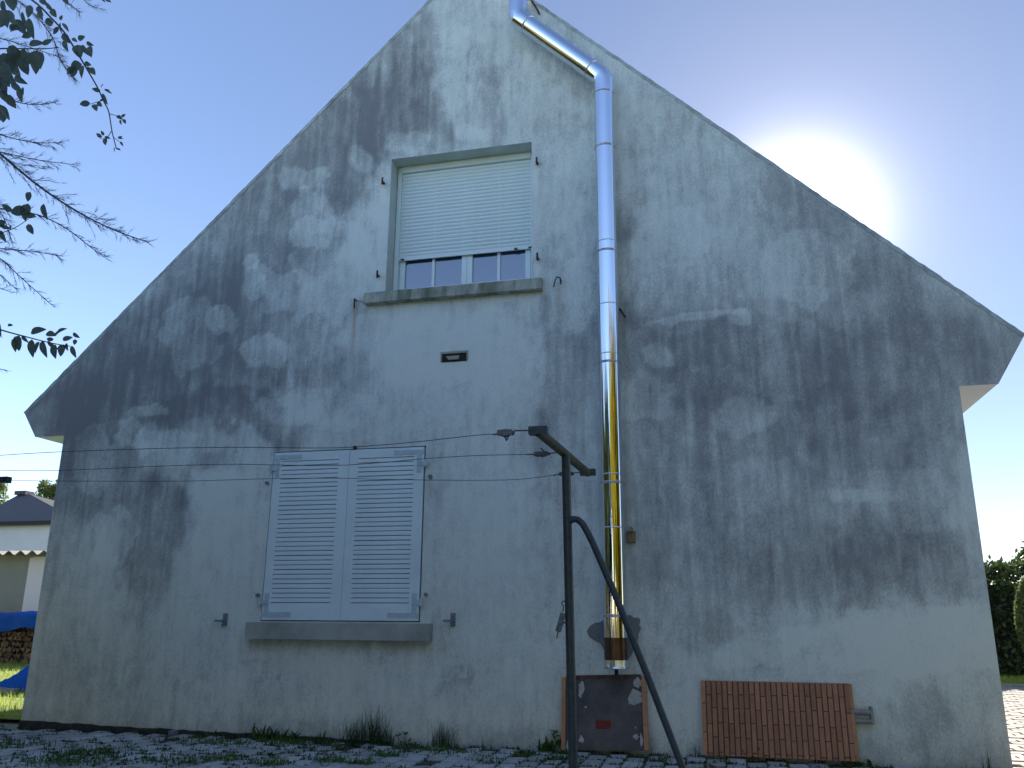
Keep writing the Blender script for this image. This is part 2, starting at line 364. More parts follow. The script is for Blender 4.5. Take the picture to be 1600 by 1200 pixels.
# repaired and scrubbed patches with crisp, ragged edges
def patch_mask(cx, cy, rx, ry, ang=0, soft=.14, seed=0):
    wx = (fbm(GX*5+seed*3.7, GZ*5+seed, seed, 5) - .5) * (22 + rx*.55); wy = (fbm(GX*5+60+seed*1.7, GZ*5+seed*2.3, seed+2, 5) - .5) * (22 + ry*.55)
    dx = PX - cx + wx; dy = PY - cy + wy; ca, sa = math.cos(R(ang)), math.sin(R(ang))
    a = (dx*ca + dy*sa) / rx; b = (-dx*sa + dy*ca) / ry; d = (np.abs(a)**2.6 + np.abs(b)**2.6)**(1/2.6)
    return np.clip((1 + soft/2 - d) / soft, 0, 1), d
for i, b in enumerate([
    # patches of cleaner plaster
    (487, 345, 36, 48, -.26, .22, 0, .45), (415, 548, 32, 30, -.28, .2, 0, .4), (390, 411, 13, 12, -.24, .2, 0, .3),
    (400, 438, 20, 26, -.20, .25, 0, .4), (470, 280, 40, 22, -.20, .25, 0, .4), (560, 248, 18, 18, -.34, .6, 0, .3),
    (227, 643, 30, 9, -.30, .3, 0, .3), (205, 680, 22, 22, -.34, .3, 0, .4), (347, 500, 22, 20, -.18, .3, 0, .5),
    (178, 830, 32, 46, -.26, .35, 10, .4), (160, 900, 24, 60, -.12, .6, 8, .5), (640, 222, 40, 18, -.22, .6, 0, .5), (735, 212, 26, 14, -.26, .4, 0, .4),
    (712, 110, 26, 80, -.22, .7, 0, .5), (600, 300, 20, 60, -.08, .9, 0, .5), (575, 380, 30, 90, -.12, .8, 0, .6),
    (715, 545, 130, 60, -.20, .6, 0, .4), (360, 850, 60, 130, -.16, .6, 0, .5), (770, 900, 80, 170, -.10, 1.0, 0, .8),
    (330, 980, 240, 60, -.08, 1.0, 0, .8), (235, 680, 20, 24, -.2, .5, 0, .6), (330, 760, 30, 40, -.2, .5, 0, .6),
    (1100, 492, 80, 8, -.22, .3, -7, .25), (1160, 498, 14, 14, -.18, .3, 0, .3), (1030, 560, 22, 20, -.2, .4, 0, .5),
    (1050, 370, 60, 60, -.12, .3, 0, .8), (1010, 620, 40, 40, -.12, .5, 0, .8), (1160, 650, 50, 30, -.14, .4, 0, .9),
    (1340, 775, 60, 12, -.16, .5, 0, .5), (1440, 1000, 150, 52, -.26, .22, 0, .4), (1200, 1010, 90, 26, -.22, .3, -14, .7),
    (1100, 300, 90, 90, -.06, .9, 0, .8), (1260, 420, 70, 60, -.10, .3, 0, .8), (1530, 780, 40, 110, -.16, .9, 0, .5),
    (1120, 1120, 200, 50, -.10, .8, 0, .5), (600, 1080, 300, 60, -.10, 1.0, 0, .8), (300, 880, 30, 60, -.1, .8, 0, .6),
    # fainter large trowelled patches
    (520, 420, 60, 80, -.10, .15, 0), (455, 460, 50, 36, -.10, .12, 10), (620, 330, 30, 110, -.08, .2, 0), (590, 560, 60, 70, -.08, .2, 0),
    (860, 250, 60, 130, -.07, .2, 0), (890, 470, 40, 60, -.08, .15, 0), (1060, 470, 70, 60, -.10, .12, 0), (1110, 640, 80, 60, -.10, .14, 0),
    (1240, 560, 60, 70, -.08, .15, 0), (1330, 700, 90, 60, -.09, .14, 0), (1180, 760, 70, 50, -.09, .14, 0), (1060, 900, 80, 90, -.07, .2, 0),
    (1290, 480, 90, 40, -.07, .14, 10), (1420, 780, 70, 60, -.10, .14, 0), (500, 640, 90, 30, -.10, .2, 0), (790, 620, 60, 50, -.06, .2, 0),
    (300, 520, 50, 60, -.08, .15, 0), (260, 700, 50, 30, -.10, .14, 0), (150, 720, 30, 60, -.08, .2, 0), (640, 860, 1, 1, 0, .2, 0), (1130, 380, 90, 70, -.07, .1, 20),
    (540, 330, 30, 50, .12, .14, 0), (500, 400, 30, 30, .14, .14, 0), (450, 330, 20, 60, .08, .14, 0), (380, 480, 30, 40, .10, .14, 0), (1200, 500, 60, 30, .08, .14, 0), (1040, 430, 40, 30, .10, .14, 0),
]):
    m_, d_ = patch_mask(b[0], b[1], b[2], b[3], b[6], max(.08, b[5]*.5), i)
    k_ = .5 if (b[0] > 960 and b[5] < .21) else 1.0
    S = S*(1 - .26*k_*m_*(b[4] < 0)) + b[4]*.50*k_*m_
    S += .10 * np.exp(-((d_ - 1.0)/.05)**2) * (1 if abs(b[4]) > .09 else .4) * (fbm(GX*4+i, GZ*4, 5, 3) > .5)
# damp dirty lines under sill ends, pale streaks by the hinge pins
def streak(px, y0, y1, w, amp, arr):
    t = np.clip((PY - y0) / 8, 0, 1) * np.clip((y1 - PY) / ((y1 - y0) * .8), 0, 1)
    lean = (px - 820) / 5000
    d = np.abs(PX - (px + lean * (PY - y0)) + (fbm(GX*7, GZ*2, 3, 3) - .5) * 6)
    arr += amp * t * np.clip(1 - d / w, 0, 1)
streak(573, 480, 600, 12, .18, S); streak(852, 455, 560, 9, .30, S)
for q in ((600, 290, 330), (592, 432, 470), (838, 260, 330), (838, 408, 440)): streak(q[0], q[1], q[2], 5, -.35, S)
for k in range(46):
    q = random.uniform(1000, 1500); y = random.uniform(480, 900)
    streak(q, y, y + random.uniform(30, 120), random.uniform(2.5, 5), random.uniform(.1, .3), S)
for k in range(40):
    q = random.uniform(520, 930); y = random.uniform(60, 300)
    streak(q, y, y + random.uniform(30, 120), random.uniform(2.5, 5), random.uniform(-.2, .25), S)
S += .10*np.clip((2.2 - GZ)/1.5, 0, 1)  # lower wall made darker, painting in the light falling off downwards
S += .22*np.clip((1022 + 14*(fbm(GX*6, GZ, 2, 3)-.5) - PY)/20, 0, 1)*(PY > 998)*(PX > 388)*(PX < 668)  # dark fading band under the lower sill: shade painted in with stain
S += .25*np.exp(-((PX-722)/26)**2 - ((PY-1056)/22)**2)*(fbm(GX*20, GZ*14, 2, 4) > .46)
S += .30*np.exp(-((PX-428)/22)**2 - ((PY-1063)/9)**2)*(fbm(GX*20, GZ*20, 4, 4) > .5)
S -= np.clip((60 - (PX - (103 - .1477*(PY-688)))) / 60, 0, 1) * .06  # paler left edge: corner bead with its caught light painted in
S += np.clip((1.0 - (GZ / .22)), 0, 1) * (.10 + .25 * fbm(GX*3, GZ*3, 9, 4))
RU = np.zeros_like(GX)
streak(556, 468, 600, 5.5, 1.0, RU); streak(874, 445, 540, 5, .5, RU); streak(673, 750, 800, 6, .5, RU); streak(419, 757, 790, 5, .4, RU); streak(404, 932, 968, 5, .4, RU); streak(666, 930, 965, 5, .4, RU); streak(1475, 1085, 1150, 6, .3, RU)
YE = .48 * np.clip((2.3 - GZ) / 2.0, 0, 1) + np.clip((330 - PX) / 330, 0, 1) * np.clip((PY - 740) / 260, 0, 1) + .45 * np.clip((PX - 1250) / 300, 0, 1) * np.clip((PY - 900) / 220, 0, 1)

keep = []
for j in range(nz - 1):
    zc = (gz[j] + gz[j+1]) / 2
    for i in range(nx - 1):
        xc = (gx[i] + gx[i+1]) / 2
        if UX0 < xc < UX1 and UZ0 < zc < UZ1: continue
        if LX0 < xc < LX1 and LZ0 < zc < LZ1: continue
        if zc > 3.0:
            if zc > apex[1] - abs(xc - apex[0]) * .96 + .1: continue
        elif not (XL < xc < XR) and zc < 2.5: continue
        a = j*nx + i; keep.append((a, a+1, a+1+nx, a+nx))
me = bpy.data.meshes.new('gable_wall')
me.from_pydata(np.stack([GX.ravel(), GY.ravel(), GZ.ravel()], 1).tolist(), [], keep)
for nm, A in (('stain_shade', S), ('rust', RU), ('ochre', YE)):
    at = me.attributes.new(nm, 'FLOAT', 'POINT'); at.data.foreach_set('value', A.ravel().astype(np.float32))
bm = bmesh.new(); bm.from_mesh(me)
def cut(p, q):
    "remove what lies outside (left of p->q in the x,z plane)"
    d = Vector((q[0]-p[0], 0, q[1]-p[1])).normalized(); nrm = Vector((-d.z, 0, d.x))
    bmesh.ops.bisect_plane(bm, geom=bm.verts[:] + bm.edges[:] + bm.faces[:], plane_co=(p[0], 0, p[1]), plane_no=nrm, clear_outer=True)
cut(tipL, apex); cut(apex, tipR)
def cut_part(p, q, test):
    d = Vector((q[0]-p[0], 0, q[1]-p[1])).normalized(); nrm = Vector((-d.z, 0, d.x))
    fs = [f for f in bm.faces if test(f.calc_center_median())]; g = set(fs)
    for f in fs: g.update(f.edges); g.update(f.verts)
    bmesh.ops.bisect_plane(bm, geom=list(g), plane_co=(p[0], 0, p[1]), plane_no=nrm)
    bmesh.ops.delete(bm, geom=[f for f in bm.faces if test(f.calc_center_median()) and (f.calc_center_median() - Vector((p[0], 0, p[1]))).dot(nrm) > 0], context='FACES')
cut_part(tipR, tipRl, lambda c: c.x > XR + .05); cut_part(tipLl, tipL, lambda c: c.x < XL - .05)
# drop faces below the eaves outside the walls
def lower_strip(x_lo, x_hi, z):
    fs = [f for f in bm.faces if x_lo < f.calc_center_median().x < x_hi]
    g = set(fs)
    for f in fs: g.update(f.edges); g.update(f.verts)
    res = bmesh.ops.bisect_plane(bm, geom=list(g), plane_co=(0, 0, z), plane_no=(0, 0, -1), clear_outer=False)
    bmesh.ops.delete(bm, geom=[f for f in bm.faces if x_lo < f.calc_center_median().x < x_hi and f.calc_center_median().z < z], context='FACES')
lower_strip(-20, XL, ZeL); lower_strip(XR, 20, ZeR)
bmesh.ops.delete(bm, geom=[v for v in bm.verts if not v.link_faces], context='VERTS')
bmesh.ops.recalc_face_normals(bm, faces=bm.faces[:])
bm.to_mesh(me); bm.free()
me.polygons.foreach_set('use_smooth', [True] * len(me.polygons))

wm_ = bpy.data.materials.new('stained_render'); wm_.use_nodes = True; t = wm_.node_tree; b = t.nodes['Principled BSDF']
b.inputs['Roughness'].default_value = .93; b.inputs['Specular IOR Level'].default_value = .2
def tl(a, c): t.links.new(a, c)
def math_(op, a, b_=None, clamp=False):
    n = N(t, 'ShaderNodeMath', operation=op, use_clamp=clamp)
    for i, v in enumerate((a, b_)):
        if v is None: continue
        if isinstance(v, (int, float)): n.inputs[i].default_value = v
        else: tl(v, n.inputs[i])
    return n.outputs[0]
tc = N(t, 'ShaderNodeTexCoord')
def noise(scale, stretch, det=6, rough=.65, dist=0):
    mp = N(t, 'ShaderNodeMapping'); mp.inputs['Scale'].default_value = stretch; tl(tc.outputs['Object'], mp.inputs['Vector'])
    n = N(t, 'ShaderNodeTexNoise'); n.inputs['Scale'].default_value = scale; n.inputs['Detail'].default_value = det; n.inputs['Roughness'].default_value = rough
    n.inputs['Distortion'].default_value = dist
    tl(mp.outputs[0], n.inputs['Vector']); return n.outputs['Fac']
aS = N(t, 'ShaderNodeAttribute', attribute_name='stain_shade'); aR = N(t, 'ShaderNodeAttribute', attribute_name='rust'); aY = N(t, 'ShaderNodeAttribute', attribute_name='ochre')
n1 = noise(16, (1, 1, .35)); n2 = noise(60, (1, 1, .6), 4); n3 = noise(6, (1, 1, 1), 8, .7); n4 = noise(140, (1, 1, .45), 3, .7)
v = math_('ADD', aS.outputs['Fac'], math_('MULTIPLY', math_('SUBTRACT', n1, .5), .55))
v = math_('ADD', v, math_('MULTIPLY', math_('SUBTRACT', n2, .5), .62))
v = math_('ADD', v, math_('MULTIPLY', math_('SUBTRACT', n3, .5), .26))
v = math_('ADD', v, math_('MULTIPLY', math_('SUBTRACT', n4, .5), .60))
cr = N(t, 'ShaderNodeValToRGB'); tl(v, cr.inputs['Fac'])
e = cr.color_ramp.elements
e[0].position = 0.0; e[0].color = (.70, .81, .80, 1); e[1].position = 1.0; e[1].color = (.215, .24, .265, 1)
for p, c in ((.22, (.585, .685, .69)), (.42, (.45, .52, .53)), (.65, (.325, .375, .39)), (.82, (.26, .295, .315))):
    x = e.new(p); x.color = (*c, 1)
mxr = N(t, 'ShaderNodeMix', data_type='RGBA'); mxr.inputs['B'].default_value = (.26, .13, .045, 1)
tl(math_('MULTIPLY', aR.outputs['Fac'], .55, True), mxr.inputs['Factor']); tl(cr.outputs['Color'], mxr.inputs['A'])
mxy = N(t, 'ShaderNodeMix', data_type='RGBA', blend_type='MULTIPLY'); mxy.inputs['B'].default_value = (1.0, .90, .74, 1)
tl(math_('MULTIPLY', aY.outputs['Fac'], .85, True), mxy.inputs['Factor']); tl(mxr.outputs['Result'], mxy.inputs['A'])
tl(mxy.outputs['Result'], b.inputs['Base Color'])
bp = N(t, 'ShaderNodeBump'); bp.inputs['Strength'].default_value = .5; bp.inputs['Distance'].default_value = .006
hb = math_('ADD', math_('MULTIPLY', noise(90, (1,1,1), 4), .6), math_('MULTIPLY', n3, 1.0)); tl(hb, bp.inputs['Height']); tl(bp.outputs[0], b.inputs['Normal'])
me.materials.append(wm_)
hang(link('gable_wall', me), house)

# reveals (side returns of the two openings)
def reveals(x0, x1, z0, z1, d, m):
    rb = MB()
    rb.add([(x0,0.0,z0),(x0,0.0,z1),(x0,d,z1),(x0,d,z0)], [(0,1,2,3)])
    rb.add([(x1,0.0,z0),(x1,0.0,z1),(x1,d,z1),(x1,d,z0)], [(3,2,1,0)])
    rb.add([(x0,0.0,z1),(x1,0.0,z1),(x1,d,z1),(x0,d,z1)], [(3,2,1,0)])
    rb.add([(x0,0.0,z0),(x1,0.0,z0),(x1,d,z0),(x0,d,z0)], [(0,1,2,3)])
    return hang(rb.build('window_reveal', m), house)
reveals(UX0, UX1, UZ0, UZ1, .30, M['reveal']); reveals(LX0, LX1, LZ0, LZ1, .22, M['reveal'])
# room behind the windows: dark backing so no daylight leaks through
hang(MB().box(LX0-.1, LX1+.1, .221, .26, LZ0-.1, LZ1+.1).build('inner_lining', M['dark']), house)

# side and rear walls
plain = mat('side_render', (.42,.43,.39), .93, var=.2, vscale=3, bump=.2)
hang(MB().box(XL, XL+.25, .004, DEP-.25, ZB, ZeL).build('side_wall', plain), house)
hang(MB().box(XR-.25, XR, .004, DEP-.25, ZB, ZeR).build('side_wall', plain), house)
hang(MB().prism([(XL, ZB), (XR, ZB), (XR, ZeR), (tipR[0]-.1, tipR[1]-.05), (apex[0], apex[1]-.1), (tipL[0]+.1, tipL[1]-.05), (XL, ZeL)], DEP-.245, DEP).build('rear_wall', plain), house)
ft = MB(); rf_ = random.Random(5); xs0 = [XL - .004 + i*.08 for i in range(48)]
hs0 = [.052*(1 - i/50) + rf_.uniform(-.006, .006) for i in range(48)]
for i in range(47):
    ft.add([(xs0[i],-.014,-.05),(xs0[i+1],-.014,-.05),(xs0[i+1],-.014,hs0[i+1]),(xs0[i],-.014,hs0[i]),(xs0[i+1],.01,hs0[i+1]+.006),(xs0[i],.01,hs0[i]+.006)], [(0,1,2,3),(3,2,4,5)])
hang(ft.build('wall_foot', M['foot_gap']), house)  # dark strip: shade of the plinth gap and its moss in one colour
# eaves boxes: white soffit + fascia following the gable's ends
sb = MB().prism([(XR+.001, ZeR+.004), (tipRl[0], ZeR+.004), (tipR[0]-.02, tipR[1]-.03), (XR+.001, ZeR+.5)], .012, DEP)
hang(sb.build('eaves_soffit', M['soffit']), house)
sb = MB().prism([(XL-.001, ZeL+.004), (XL-.001, ZeL+.5), (tipL[0]+.02, tipL[1]-.03), (tipLl[0], ZeL+.004)][::-1], .012, DEP)
hang(sb.build('eaves_soffit', M['soffit']), house)
# roof slabs
def slab(p, q, name, m, off, th, y0, y1):
    d = Vector((q[0]-p[0], 0, q[1]-p[1])).normalized(); n = Vector((-d.z, 0, d.x))
    if n.z < 0: n = -n
    a = [(p[0]+n.x*off, p[1]+n.z*off), (q[0]+n.x*off, q[1]+n.z*off), (q[0]+n.x*(off+th), q[1]+n.z*(off+th)), (p[0]+n.x*(off+th), p[1]+n.z*(off+th))]
    return MB().prism(a, y0, y1)
for p, q in ((tipL, apex), (apex, tipR)):
    hang(slab(p, q, 'r', None, -.012, .012, .006, DEP+.03).build('roof', M['slate']), house)
    # slates along the verge, each a piece of its own
    P = Vector((p[0], 0, p[1])); Q = Vector((q[0], 0, q[1])); L = (Q-P).length; d = (Q-P).normalized(); n = Vector((-d.z, 0, d.x))
    k = int(L / .24)
    pm = MB().box(-.128, .128, 0, .16, 0, .006).mesh('verge_slate', M['slate'])
    for i in range(k):
        c = P + d * (L * (i + .5) / k) + n * (.001 + random.uniform(0, .003))
        o = link('verge_slate', pm); o.rotation_euler = (0, -math.atan2(d.z, d.x) + random.uniform(-.02, .02), 0)
        o.location = (c.x, .012 + random.uniform(-.004, .004), c.z); hang(o, house)

rv = random.Random(77)
for p, q in ((tipL, apex), (apex, tipR)):
    P = Vector((p[0], 0, p[1])); Q = Vector((q[0], 0, q[1])); d = (Q-P).normalized(); n = Vector((-d.z, 0, d.x)); L = (Q-P).length
    vm_ = MB(); k = int(L/.05); ts = [L*i/k for i in range(k+1)]; hs = [max(.0015, .005 + rv.gauss(0, .0022)) for t in ts]; bs = [.028 + rv.uniform(-.006, .006) for t in ts]
    for i in range(k):
        a, b_ = P + d*ts[i], P + d*ts[i+1]
        vm_.add([a - n*bs[i] + Vector((0,-.005,0)), b_ - n*bs[i+1] + Vector((0,-.005,0)), b_ + n*hs[i+1] + Vector((0,-.007,0)), a + n*hs[i] + Vector((0,-.007,0)), b_ + n*hs[i+1] + Vector((0,.06,0)), a + n*hs[i] + Vector((0,.06,0)), a - n*bs[i] + Vector((0,.004,0)), b_ - n*bs[i+1] + Vector((0,.004,0))],
                [(0,1,2,3),(3,2,4,5),(0,6,7,1)])
    hang(vm_.build('verge_mortar', M['verge']), house)
# ---- upper window: frame, panes, roller shutter
sill = MB(); sx0, sx1 = -3.235, -1.455
zf = W(700, 459, -.06).z; 
sill.add([(sx0,-.075,3.99),(sx1,-.075,3.99),(sx1,-.075,4.095),(sx0,-.075,4.095),(sx0,.0,3.985),(sx1,.0,3.985),(UX1,.3,4.15),(UX0,.3,4.15),(sx0,.0,4.115),(sx1,.0,4.115)],
         [(0,1,2,3),(0,4,5,1),(3,2,9,8),(8,9,6,7),(0,3,8,4),(1,5,9,2)])
hang(sill.build('window_sill', M['concrete']), house)
win = MB()
FY = .205; fx0, fx1 = UX0+.005, UX1-.005; fz0 = 4.135
def frame(b, x0, x1, z0, z1, w, y0, y1, wt=None, wb=None):
    wt = wt or w; wb = wb or w
    b.box(x0, x0+w, y0, y1, z0, z1); b.box(x1-w, x1, y0, y1, z0, z1)
    b.box(x0+w, x1-w, y0, y1, z0, z0+wb); b.box(x0+w, x1-w, y0, y1, z1-wt, z1)
win_root = MB(); frame(win_root, fx0, fx1, fz0, UZ1-.02, .05, FY+.02, FY+.08, wb=.035)
wobj = hang(win_root.build('window', M['pvc'], bevel=.003), house)
xm = (fx0 + fx1) / 2 + .03
for (a, c) in ((fx0+.052, xm-.001), (xm+.001, fx1-.052)):
    cb = MB(); frame(cb, a, c, fz0+.037, UZ1-.08, .055, FY+.012, FY+.062)
    mx_ = (a + c) / 2; cb.box(mx_-.016, mx_+.016, FY+.018, FY+.055, fz0+.093, UZ1-.136)
    hang(cb.build('casement', M['pvc'], bevel=.003), wobj)
    for (p, q) in ((a+.055, mx_-.016), (mx_+.016, c-.055)):
        hang(MB().box(p, q, FY+.034, FY+.040, fz0+.093, UZ1-.136).build('pane', M['glass']), wobj)
hang(MB().box(UX0-.1, UX1+.1, .302, .33, UZ0-.1, UZ1+.1).build('inner_lining', M['dark']), house)
# roller shutter curtain in front of the window
rsh = MB()
rsh.box(fx0+.0, fx0+.045, FY-.03, FY+.018, fz0, UZ1-.002); rsh.box(fx1-.04, fx1, FY-.03, FY+.018, fz0, UZ1-.002)
rsh.box(fx0+.045, fx1-.04, FY-.035, FY+.016, UZ1-.07, UZ1-.002)
roller = hang(rsh.build('roller_shutter', M['pvc'], bevel=.003), house)
zbot = W(730, 399, FY).z; ztop = UZ1-.072
ns = 23; hS = (ztop - zbot - .045) / ns
prof = [(0.0, 0.0), (-.004, .12), (-.0095, .35), (-.0105, .55), (-.008, .8), (-.002, .95), (0.004, 1.0)]
sm = MB()
pv = [(x, FY - .004 + y, z*hS*.985) for x in (fx0+.047, fx1-.042) for (y, z) in prof]; n = len(prof)
sm.add(pv, [(i, i+n, i+n+1, i+1) for i in range(n-1)])
slat_me = sm.mesh('shutter_slat', M['pvc'], True)
for i in range(ns):
    o = link('shutter_slat', slat_me); o.location = (0, 0, zbot + .045 + i*hS); hang(o, roller)
bb = MB().box(fx0+.047, fx1-.042, FY-.016, FY+.0, zbot, zbot+.043)
hang(bb.build('bottom_bar', M['pvc'], bevel=.003), roller)
for x in (fx0+.07, fx1-.21, fx1-.065):
    hang(MB().box(x, x+.035, FY-.032, FY-.0165, zbot+.002, zbot+.018).build('stop', M['tens'], bevel=.002), roller)

# ---- lower window: sill and pair of louvred shutters
s2 = MB(); a0, a1 = W(383, 985, -.09).x, W(671, 985, -.09).x
zt = W(500, 973, -.09).z; zb = W(500, 999.5, -.09).z
s2.add([(a0,-.09,zb),(a1,-.09,zb),(a1,-.09,zt),(a0,-.09,zt),(a0,.0,zb),(a1,.0,zb),(a0,.0,LZ0-.012),(a1,.0,LZ0-.012),(LX0+.002,.2,LZ0+.012),(LX1-.002,.2,LZ0+.012)],
       [(0,1,2,3),(0,4,5,1),(3,2,7,6),(6,7,9,8),(0,3,6,4),(1,5,7,2)])
hang(s2.build('window_sill', M['concrete2']), house)
gap = .012; mid = W(541, 840, .02).x
SY0, SY1 = -.012, .024
def shutter(x0, x1, left):
    fr = MB(); zb_, zt_ = LZ0+.008, LZ1-.012
    so, si = .085, .125   # outer and meeting stile
    l, r = (so, si) if left else (.085, so)
    if left: l, r = .085, .105
    else: l, r = .090, .095
    fr.box(x0, x0+l, SY0, SY1, zb_, zt_); fr.box(x1-r, x1, SY0, SY1, zb_, zt_)
    fr.box(x0+l, x1-r, SY0, SY1, zb_, zb_+.115); fr.box(x0+l, x1-r, SY0, SY1, zt_-.085, zt_)
    so_ = hang(fr.build('louvred_shutter', M['shutterpaint'], bevel=.0025), house)
    z0, z1 = zb_+.115, zt_-.085; k = 32; h = (z1-z0)/k
    sl = MB()
    # tilted slat with rounded nose, overlapping the one below
    pr = [(SY0+.003, .0), (SY0+.0015, .06), (SY0+.0035, .84), (SY1-.002, 1.05), (SY1-.002, .9), (SY0+.014, .0)]
    m_ = len(pr); vs = [(x, y, z*h) for x in (x0+l-.001, x1-r+.001) for (y, z) in pr]
    sl.add(vs, [(i, (i+1) % m_, (i+1) % m_ + m_, i+m_) for i in range(m_)] + [tuple(range(m_))[::-1], tuple(range(m_, 2*m_))])
    smh = sl.mesh('slat', M['shutterpaint'])
    for i in range(k):
        o = link('slat', smh); o.location = (0, 0, z0 + i*h + random.uniform(-.0008,.0008)); hang(o, so_)
    # strap hinges, L shaped
    xe = x0 if left else x1; s = 1 if left else -1
    for zc, up in ((zt_-.045, -1), (zb_+.05, 1)):
        hb = MB()
        hb.box(min(xe, xe+s*.29), max(xe, xe+s*.29), SY0-.006, SY0-.0005, zc-.02, zc+.02)
        za, zb2 = sorted((zc+up*.02, zc+up*.19)); hb.box(min(xe+s*.02, xe+s*.065), max(xe+s*.02, xe+s*.065), SY0-.0055, SY0-.0005, za, zb2)
        zk = zc+up*.11; hb.box(min(xe-s*.045, xe+s*.05), max(xe-s*.045, xe+s*.05), SY0-.012, SY0-.0006, zk-.02, zk+.02)
        hb.tube([(xe-s*.02, SY0-.016, zk-.035), (xe-s*.02, SY0-.016, zk+.035)], .011, 8)
        for q in (.09, .17, .26): hb.tube([(xe+s*q, SY0-.009, zc), (xe+s*q, SY0-.004, zc)], .006, 6)
        hang(hb.build('hinge', M['hinge']), so_)
    return so_
shutter(LX0+.012, mid-.0015, True); shutter(mid+.0015, LX1-.012, False)
c = W(555, 699, -.01); hang(MB().box(c.x-.014, c.x+.014, -.03, .004, c.z-.02, c.z+.012).build('shutter_catch', M['rust'], bevel=.003), house)
# small plugs next to the hinges
for (px, py, w) in ((418, 755, .016), (404, 930, .018), (673, 745, .02), (666, 929, .016)):
    p = W(px, py, 0); hang(MB().tube([(p.x, .01, p.z), (p.x, -.028, p.z)], w*1.0, 8).build('hinge_plug', M['mortar']), house)
# shutter stays (tourniquets) on both sides
for px, py in ((352, 968), (708, 968)):
    p = W(px, py, 0); s = MB()
    s.box(p.x-.022, p.x+.022, -.008, .003, p.z-.055, p.z+.055)
    s.tube([(p.x, -.008, p.z-.01), (p.x, -.055, p.z-.012)], .014, 10)
    s.box(p.x-.075, p.x+.01, -.060, -.045, p.z-.022, p.z-.002)
    s.tube([(p.x, -.006, p.z+.035), (p.x, -.014, p.z+.035)], .009, 8)
    s.tube([(p.x+.004, -.02, p.z-.03), (p.x+.004, -.05, p.z-.05)], .010, 8)
    hang(s.build('shutter_stay', M['stay'], bevel=None), house)
# old hinge pins round the upper window, hooks, wire end
for px, py in ((600, 287), (592, 432), (840, 256), (841, 405)):
    p = W(px, py, 0); s = MB()
    s.tube([(p.x, .01, p.z), (p.x, -.05, p.z)], .012, 8); s.tube([(p.x, -.045, p.z-.03), (p.x, -.045, p.z+.045)], .010, 8)
    hang(s.build('hinge_pin', M['rust']), house)
p = W(872, 440, 0); s = MB()
s.tube([p + Vector((.03,.01,.0)), p + Vector((.03,-.06,.01)), p + Vector((0,-.07,.02)), p + Vector((-.02,-.07,-.03)), p + Vector((-.03,-.07,-.08))], .007, 6)
s.tube([p + Vector((.03,-.05,.01)), p + Vector((.035,-.055,-.05))], .007, 6)
hang(s.build('wall_hook', M['rust']), house)
p = W(557, 470, 0); s = MB().tube([p + Vector((0,.01,0)), p + Vector((0,-.05,.0)), p + Vector((.004,-.055,-.06)), p + Vector((.004,-.05,-.10))], .008, 6)
hang(s.build('wall_hook', M['rust']), house)
p = W(973, 490, 0); s = MB()
s.tube([p + Vector((-.02,.01,.03)), p + Vector((-.02,-.05,.03)), p + Vector((0,-.06,-.01)), p + Vector((.03,-.06,-.06))], .009, 6)
hang(s.build('wall_hook', M['rust']), house)
for q in ((603, 462, 662, 470), ):
    a = W(556, 470, -.02); b_ = W(598, 470, -.02)
    hang(MB().tube([a, (a + b_)/2 + Vector((0,0,-.006)), b_], .003, 5).build('old_wire', M['wire']), house)
# air brick / vent with a slot (between the windows)
p = W(710, 557, 0); s = MB(); w, h = .135, .052
s.box(p.x-w, p.x+w, -.012, .004, p.z+.028, p.z+h); s.box(p.x-w, p.x-w+.014, -.012, .004, p.z-h, p.z+.028); s.box(p.x+w-.014, p.x+w, -.012, .004, p.z-h+.01, p.z+.028)
vent = hang(s.build('vent_surround', M['concrete2'], bevel=.003), house)
hang(MB().box(p.x-w+.014, p.x+w-.014, -.003, .003, p.z-h, p.z+.028).build('vent_dark_plate', M['dark']), vent)  # flat dark plate, the slot's shade put into its colour
s = MB(); s.add([(p.x-.075,-.03,p.z-.003),(p.x+.055,-.03,p.z-.0),(p.x+.045,-.03,p.z-.034),(p.x-.05,-.03,p.z-.036),(p.x-.075,-.003,p.z-.003),(p.x+.055,-.003,p.z),(p.x+.045,-.003,p.z-.034),(p.x-.05,-.003,p.z-.036)],
      [(0,3,2,1),(0,1,5,4),(1,2,6,5),(2,3,7,6),(3,0,4,7)])
hang(s.build('vent_flap', M['concrete2']), vent)

# mortar patches round the flue outlet
def patch(pts, name, m, parent, y=-.010):
    ps = [W(a, b_, 0) for a, b_ in pts]
    s = MB(); n = len(ps); s.add([(q.x, y, q.z) for q in ps] + [(q.x, .012, q.z) for q in ps], [tuple(range(n))] + [(i, (i+1) % n, (i+1) % n + n, i+n) for i in range(n)])
    o = s.build(name, m)
    bmn = bmesh.new(); bmn.from_mesh(o.data); bmesh.ops.recalc_face_normals(bmn, faces=bmn.faces[:]); bmn.to_mesh(o.data); bmn.free()
    return hang(o, parent) if parent else o
patch([(917, 986), (922, 978), (930, 973), (938, 972), (946, 966), (960, 963), (985, 961), (990, 965), (998, 965), (1001, 969), (999, 977), (1002, 981), (998, 990), (997, 1001), (993, 1008), (988, 1021), (981, 1032), (966, 1036), (952, 1034), (944, 1016), (938, 1005), (928, 1000), (920, 994)], 'mortar_patch', M['mortar'], house)

